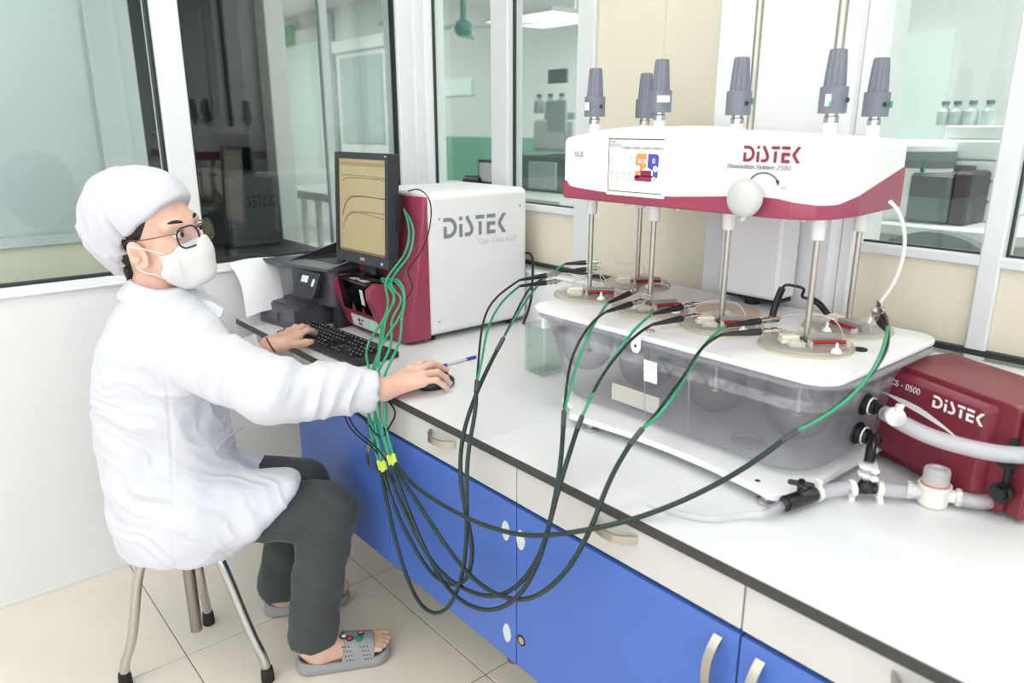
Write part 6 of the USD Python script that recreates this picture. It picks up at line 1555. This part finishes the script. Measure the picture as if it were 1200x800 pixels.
obj('drawer_front', cbox(Q(618, 200, 1.53)[0], Q(650, 200, 1.53)[0], 1.535, 1.555, dz + .02, Q(640, 190, 1.53)[2], .004), 'far_grey', ln)
for k in range(3):
    q = Q(632 + 13 * k, 136, 1.75)
    fb = thing('reagent_bottle', ('clear bottle at the left end on top of the white analyser', 'clear bottle in the middle on top of the white analyser', 'clear bottle at the right end on top of the white analyser')[k], 'bottle', (q[0], 1.75, ia[2] + .04), 'bottles on the white analyser')
    obj('glass', lathe([(0, .001), (.035, .001), (.035, .07), (.016, .09), (.016, .10), (0, .10)], 16, (q[0], 1.75, ia[2] + .04)), 'far_grey', fb); obj('bottle_cap', cyl((q[0], 1.75, ia[2] + .14), (q[0], 1.75, ia[2] + .16), .018, n=14), 'far_dark', fb)
# right-hand window: bright blinds, white instrument stack, black box, chair
yb = 2.6
struct('window_4', cat_(*[box8(Q(1008, 60, YF)[0] - 2.6 + k * .5, Q(1008, 60, YF)[0] - 2.6 + k * .5 + .49, YF - .02, YF, Q(1040, 196, YF)[2], Q(1040, 38, YF)[2]) for k in range(0)], box8(Q(1015, 60, YF)[0], Q(1118, 60, YF)[0], YF - .02, YF + .02, Q(1040, 196, YF)[2], Q(1060, 40, YF)[2])), 'daylight_blind', smooth=False, label='bright greenish window with blind in the far wall at the right')
yb = 1.5
bz = Q(1120, 258, yb)[2]
bench2 = thing('laboratory_bench', 'white laboratory bench beyond the right window', 'bench', (Q(1100, 262, yb)[0], yb, 0))
obj('bench_top', cbox(Q(1000, 260, yb)[0], Q(1100, 262, yb)[0] + 3.0, 1.2, 2.1, bz - .04, bz, .005), 'far_white', bench2); obj('front_panel', cbox(Q(1000, 260, yb)[0], Q(1100, 262, yb)[0] + 3.0, 1.26, 1.29, 0, bz - .04, .005), 'far_grey', bench2)
st_ = thing('chromatograph', 'stacked white chromatograph modules with bottles on top beyond the right window', 'instrument', (Q(1130, 255, yb)[0], yb, bz))
xa, xb = Q(1098, 200, yb)[0], Q(1172, 200, yb)[0]; zt2 = Q(1130, 163, yb)[2]; nz = 4
for k in range(nz):
    z0, z1 = bz + (zt2 - bz) * k / nz, bz + (zt2 - bz) * (k + 1) / nz
    m_ = obj('module', cbox(xa, xb, yb, yb + .5, z0 + .002, z1 - .002, .008), 'far_white', st_)
    if k in (0, 2): obj('dark_window', box8(xb - .30, xb - .08, yb - .006, yb, z0 + .03, z1 - .02), 'far_dark', m_, smooth=False)
obj('bottle_tray', cbox(xa, xb, yb + .02, yb + .5, zt2, zt2 + .05, .006), 'far_white', st_)
for k, (q, l) in enumerate(((1098, 'small solvent bottle at the left on the white chromatograph'), (1112, 'small solvent bottle second from the left on the white chromatograph'), (1130, 'small solvent bottle third from the left on the white chromatograph'), (1150, 'small solvent bottle at the right on the white chromatograph'))):
    x = Q(q + 6, 150, yb + .2)[0]
    sb_ = thing('solvent_bottle', l, 'bottle', (x, yb + .2, zt2 + .05), 'solvent bottles on the chromatograph')
    obj('glass', lathe([(0, .001), (.026, .001), (.026, .055), (.012, .07), (.012, .08), (0, .08)], 16, (x, yb + .2, zt2 + .05)), 'glazing', sb_); obj('bottle_cap', lathe([(0, .08), (.015, .08), (.015, .095), (0, .095)], 14, (x, yb + .2, zt2 + .05)), 'far_dark', sb_)
bb_ = thing('black_case', 'dark grey computer case before the white chromatograph', 'computer', (Q(1100, 255, yb - .2)[0], yb - .15, bz))
obj('body', cbox(Q(1062, 230, yb - .2)[0], Q(1112, 230, yb - .2)[0], yb - .2, yb + .15, bz + .001, Q(1090, 203, yb - .2)[2], .012), 'far_dark', bb_); obj('front_bezel', cbox(Q(1112, 230, yb - .2)[0], Q(1134, 230, yb - .2)[0], yb - .19, yb + .12, bz + .001, Q(1120, 201, yb - .2)[2], .01), 'charcoal', bb_)
gt = thing('green_tray', 'green plastic tray lying on the dark computer case', 'tray', (Q(1090, 190, yb)[0], yb, Q(1090, 203, yb - .2)[2]))
gz = Q(1090, 203, yb - .2)[2]
obj('tray', cat_(cbox(Q(1075, 190, yb)[0], Q(1106, 190, yb)[0], yb - .18, yb + .1, gz + .001, gz + .012, .004), cbox(Q(1075, 190, yb)[0], Q(1106, 190, yb)[0], yb + .08, yb + .1, gz + .01, gz + .08, .004)), 'exit_green', gt)
obj('rim', cbox(Q(1075, 190, yb)[0], Q(1106, 190, yb)[0], yb - .18, yb - .17, gz + .01, gz + .05, .002), 'exit_green', gt)
cyl2 = thing('white_drum', 'pale cylindrical drum beside the dark computer case', 'drum', (Q(1050, 240, yb - .1)[0], yb - .1, bz))
cq = Q(1048, 240, yb - .1)[0]
obj('body', lathe([(0, .001), (.16, .001), (.17, .02), (.17, .28), (.15, .30), (0, .30)], 28, (cq, yb - .05, bz)), 'far_white', cyl2); obj('dark_ring', lathe([(.171, .20), (.174, .20), (.174, .26), (.171, .26)], 28, (cq, yb - .05, bz)), 'far_dark', cyl2)
ch_ = thing('office_chair', 'dark upholstered office chair back just beyond the right window', 'chair', (Q(1098, 282, .7)[0], .75, 0))
c0 = Q(1098, 268, .7)
pr = [(math.cos(a) * .21, .30 * math.sin(a) ** .6) for a in np.linspace(.02, PI - .02, 20)]
bk = extr(Polygon(pr).buffer(.02), .05)
obj('backrest', place(bk, (c0[0], .74, c0[2] - .33), (1, 0, 0), (0, 0, 1)), 'far_dark', ch_); obj('seat', slab(c0[0], .50, .46, .44, .1, .44, .52, .02), 'far_dark', ch_); obj('stem', cat_(cyl((c0[0], .5, .06), (c0[0], .5, .44), .03), cbox(c0[0] - .03, c0[0] + .03, .68, .72, .45, c0[2] - .2, .01)), 'charcoal', ch_)
for k in range(5):
    a = k * 72; d = RZ(a) @ V(.26, 0, 0)
    obj('leg', tube([V(c0[0], .5, .09), V(c0[0], .5, .05) + d], .018, 8), 'charcoal', ch_); obj('castor', ball(V(c0[0], .5, .026) + d, .026, 1), 'rubber', ch_)

# grey lettered box added behind the left window, imitating a reflection of the spectrometer
mat('dim_grey', (66, 70, 74), .6); mat('dim_ink', (30, 32, 36), .6)  # dull tones for the imitated reflection and its bench
di = thing('reflection_box', 'added dim grey box with reversed lettering imitating a reflection in the dark window pane', 'instrument', (-1.0, -.40, .88))
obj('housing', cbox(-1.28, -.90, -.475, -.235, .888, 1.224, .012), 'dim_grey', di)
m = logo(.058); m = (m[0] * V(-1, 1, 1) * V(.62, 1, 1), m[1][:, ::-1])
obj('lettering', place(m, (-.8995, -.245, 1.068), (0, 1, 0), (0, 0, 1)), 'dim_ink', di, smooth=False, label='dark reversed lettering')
db_ = thing('added_bench', 'added dark bench under the imitated reflection box behind the window', 'bench', (-1.1, -.45, 0))
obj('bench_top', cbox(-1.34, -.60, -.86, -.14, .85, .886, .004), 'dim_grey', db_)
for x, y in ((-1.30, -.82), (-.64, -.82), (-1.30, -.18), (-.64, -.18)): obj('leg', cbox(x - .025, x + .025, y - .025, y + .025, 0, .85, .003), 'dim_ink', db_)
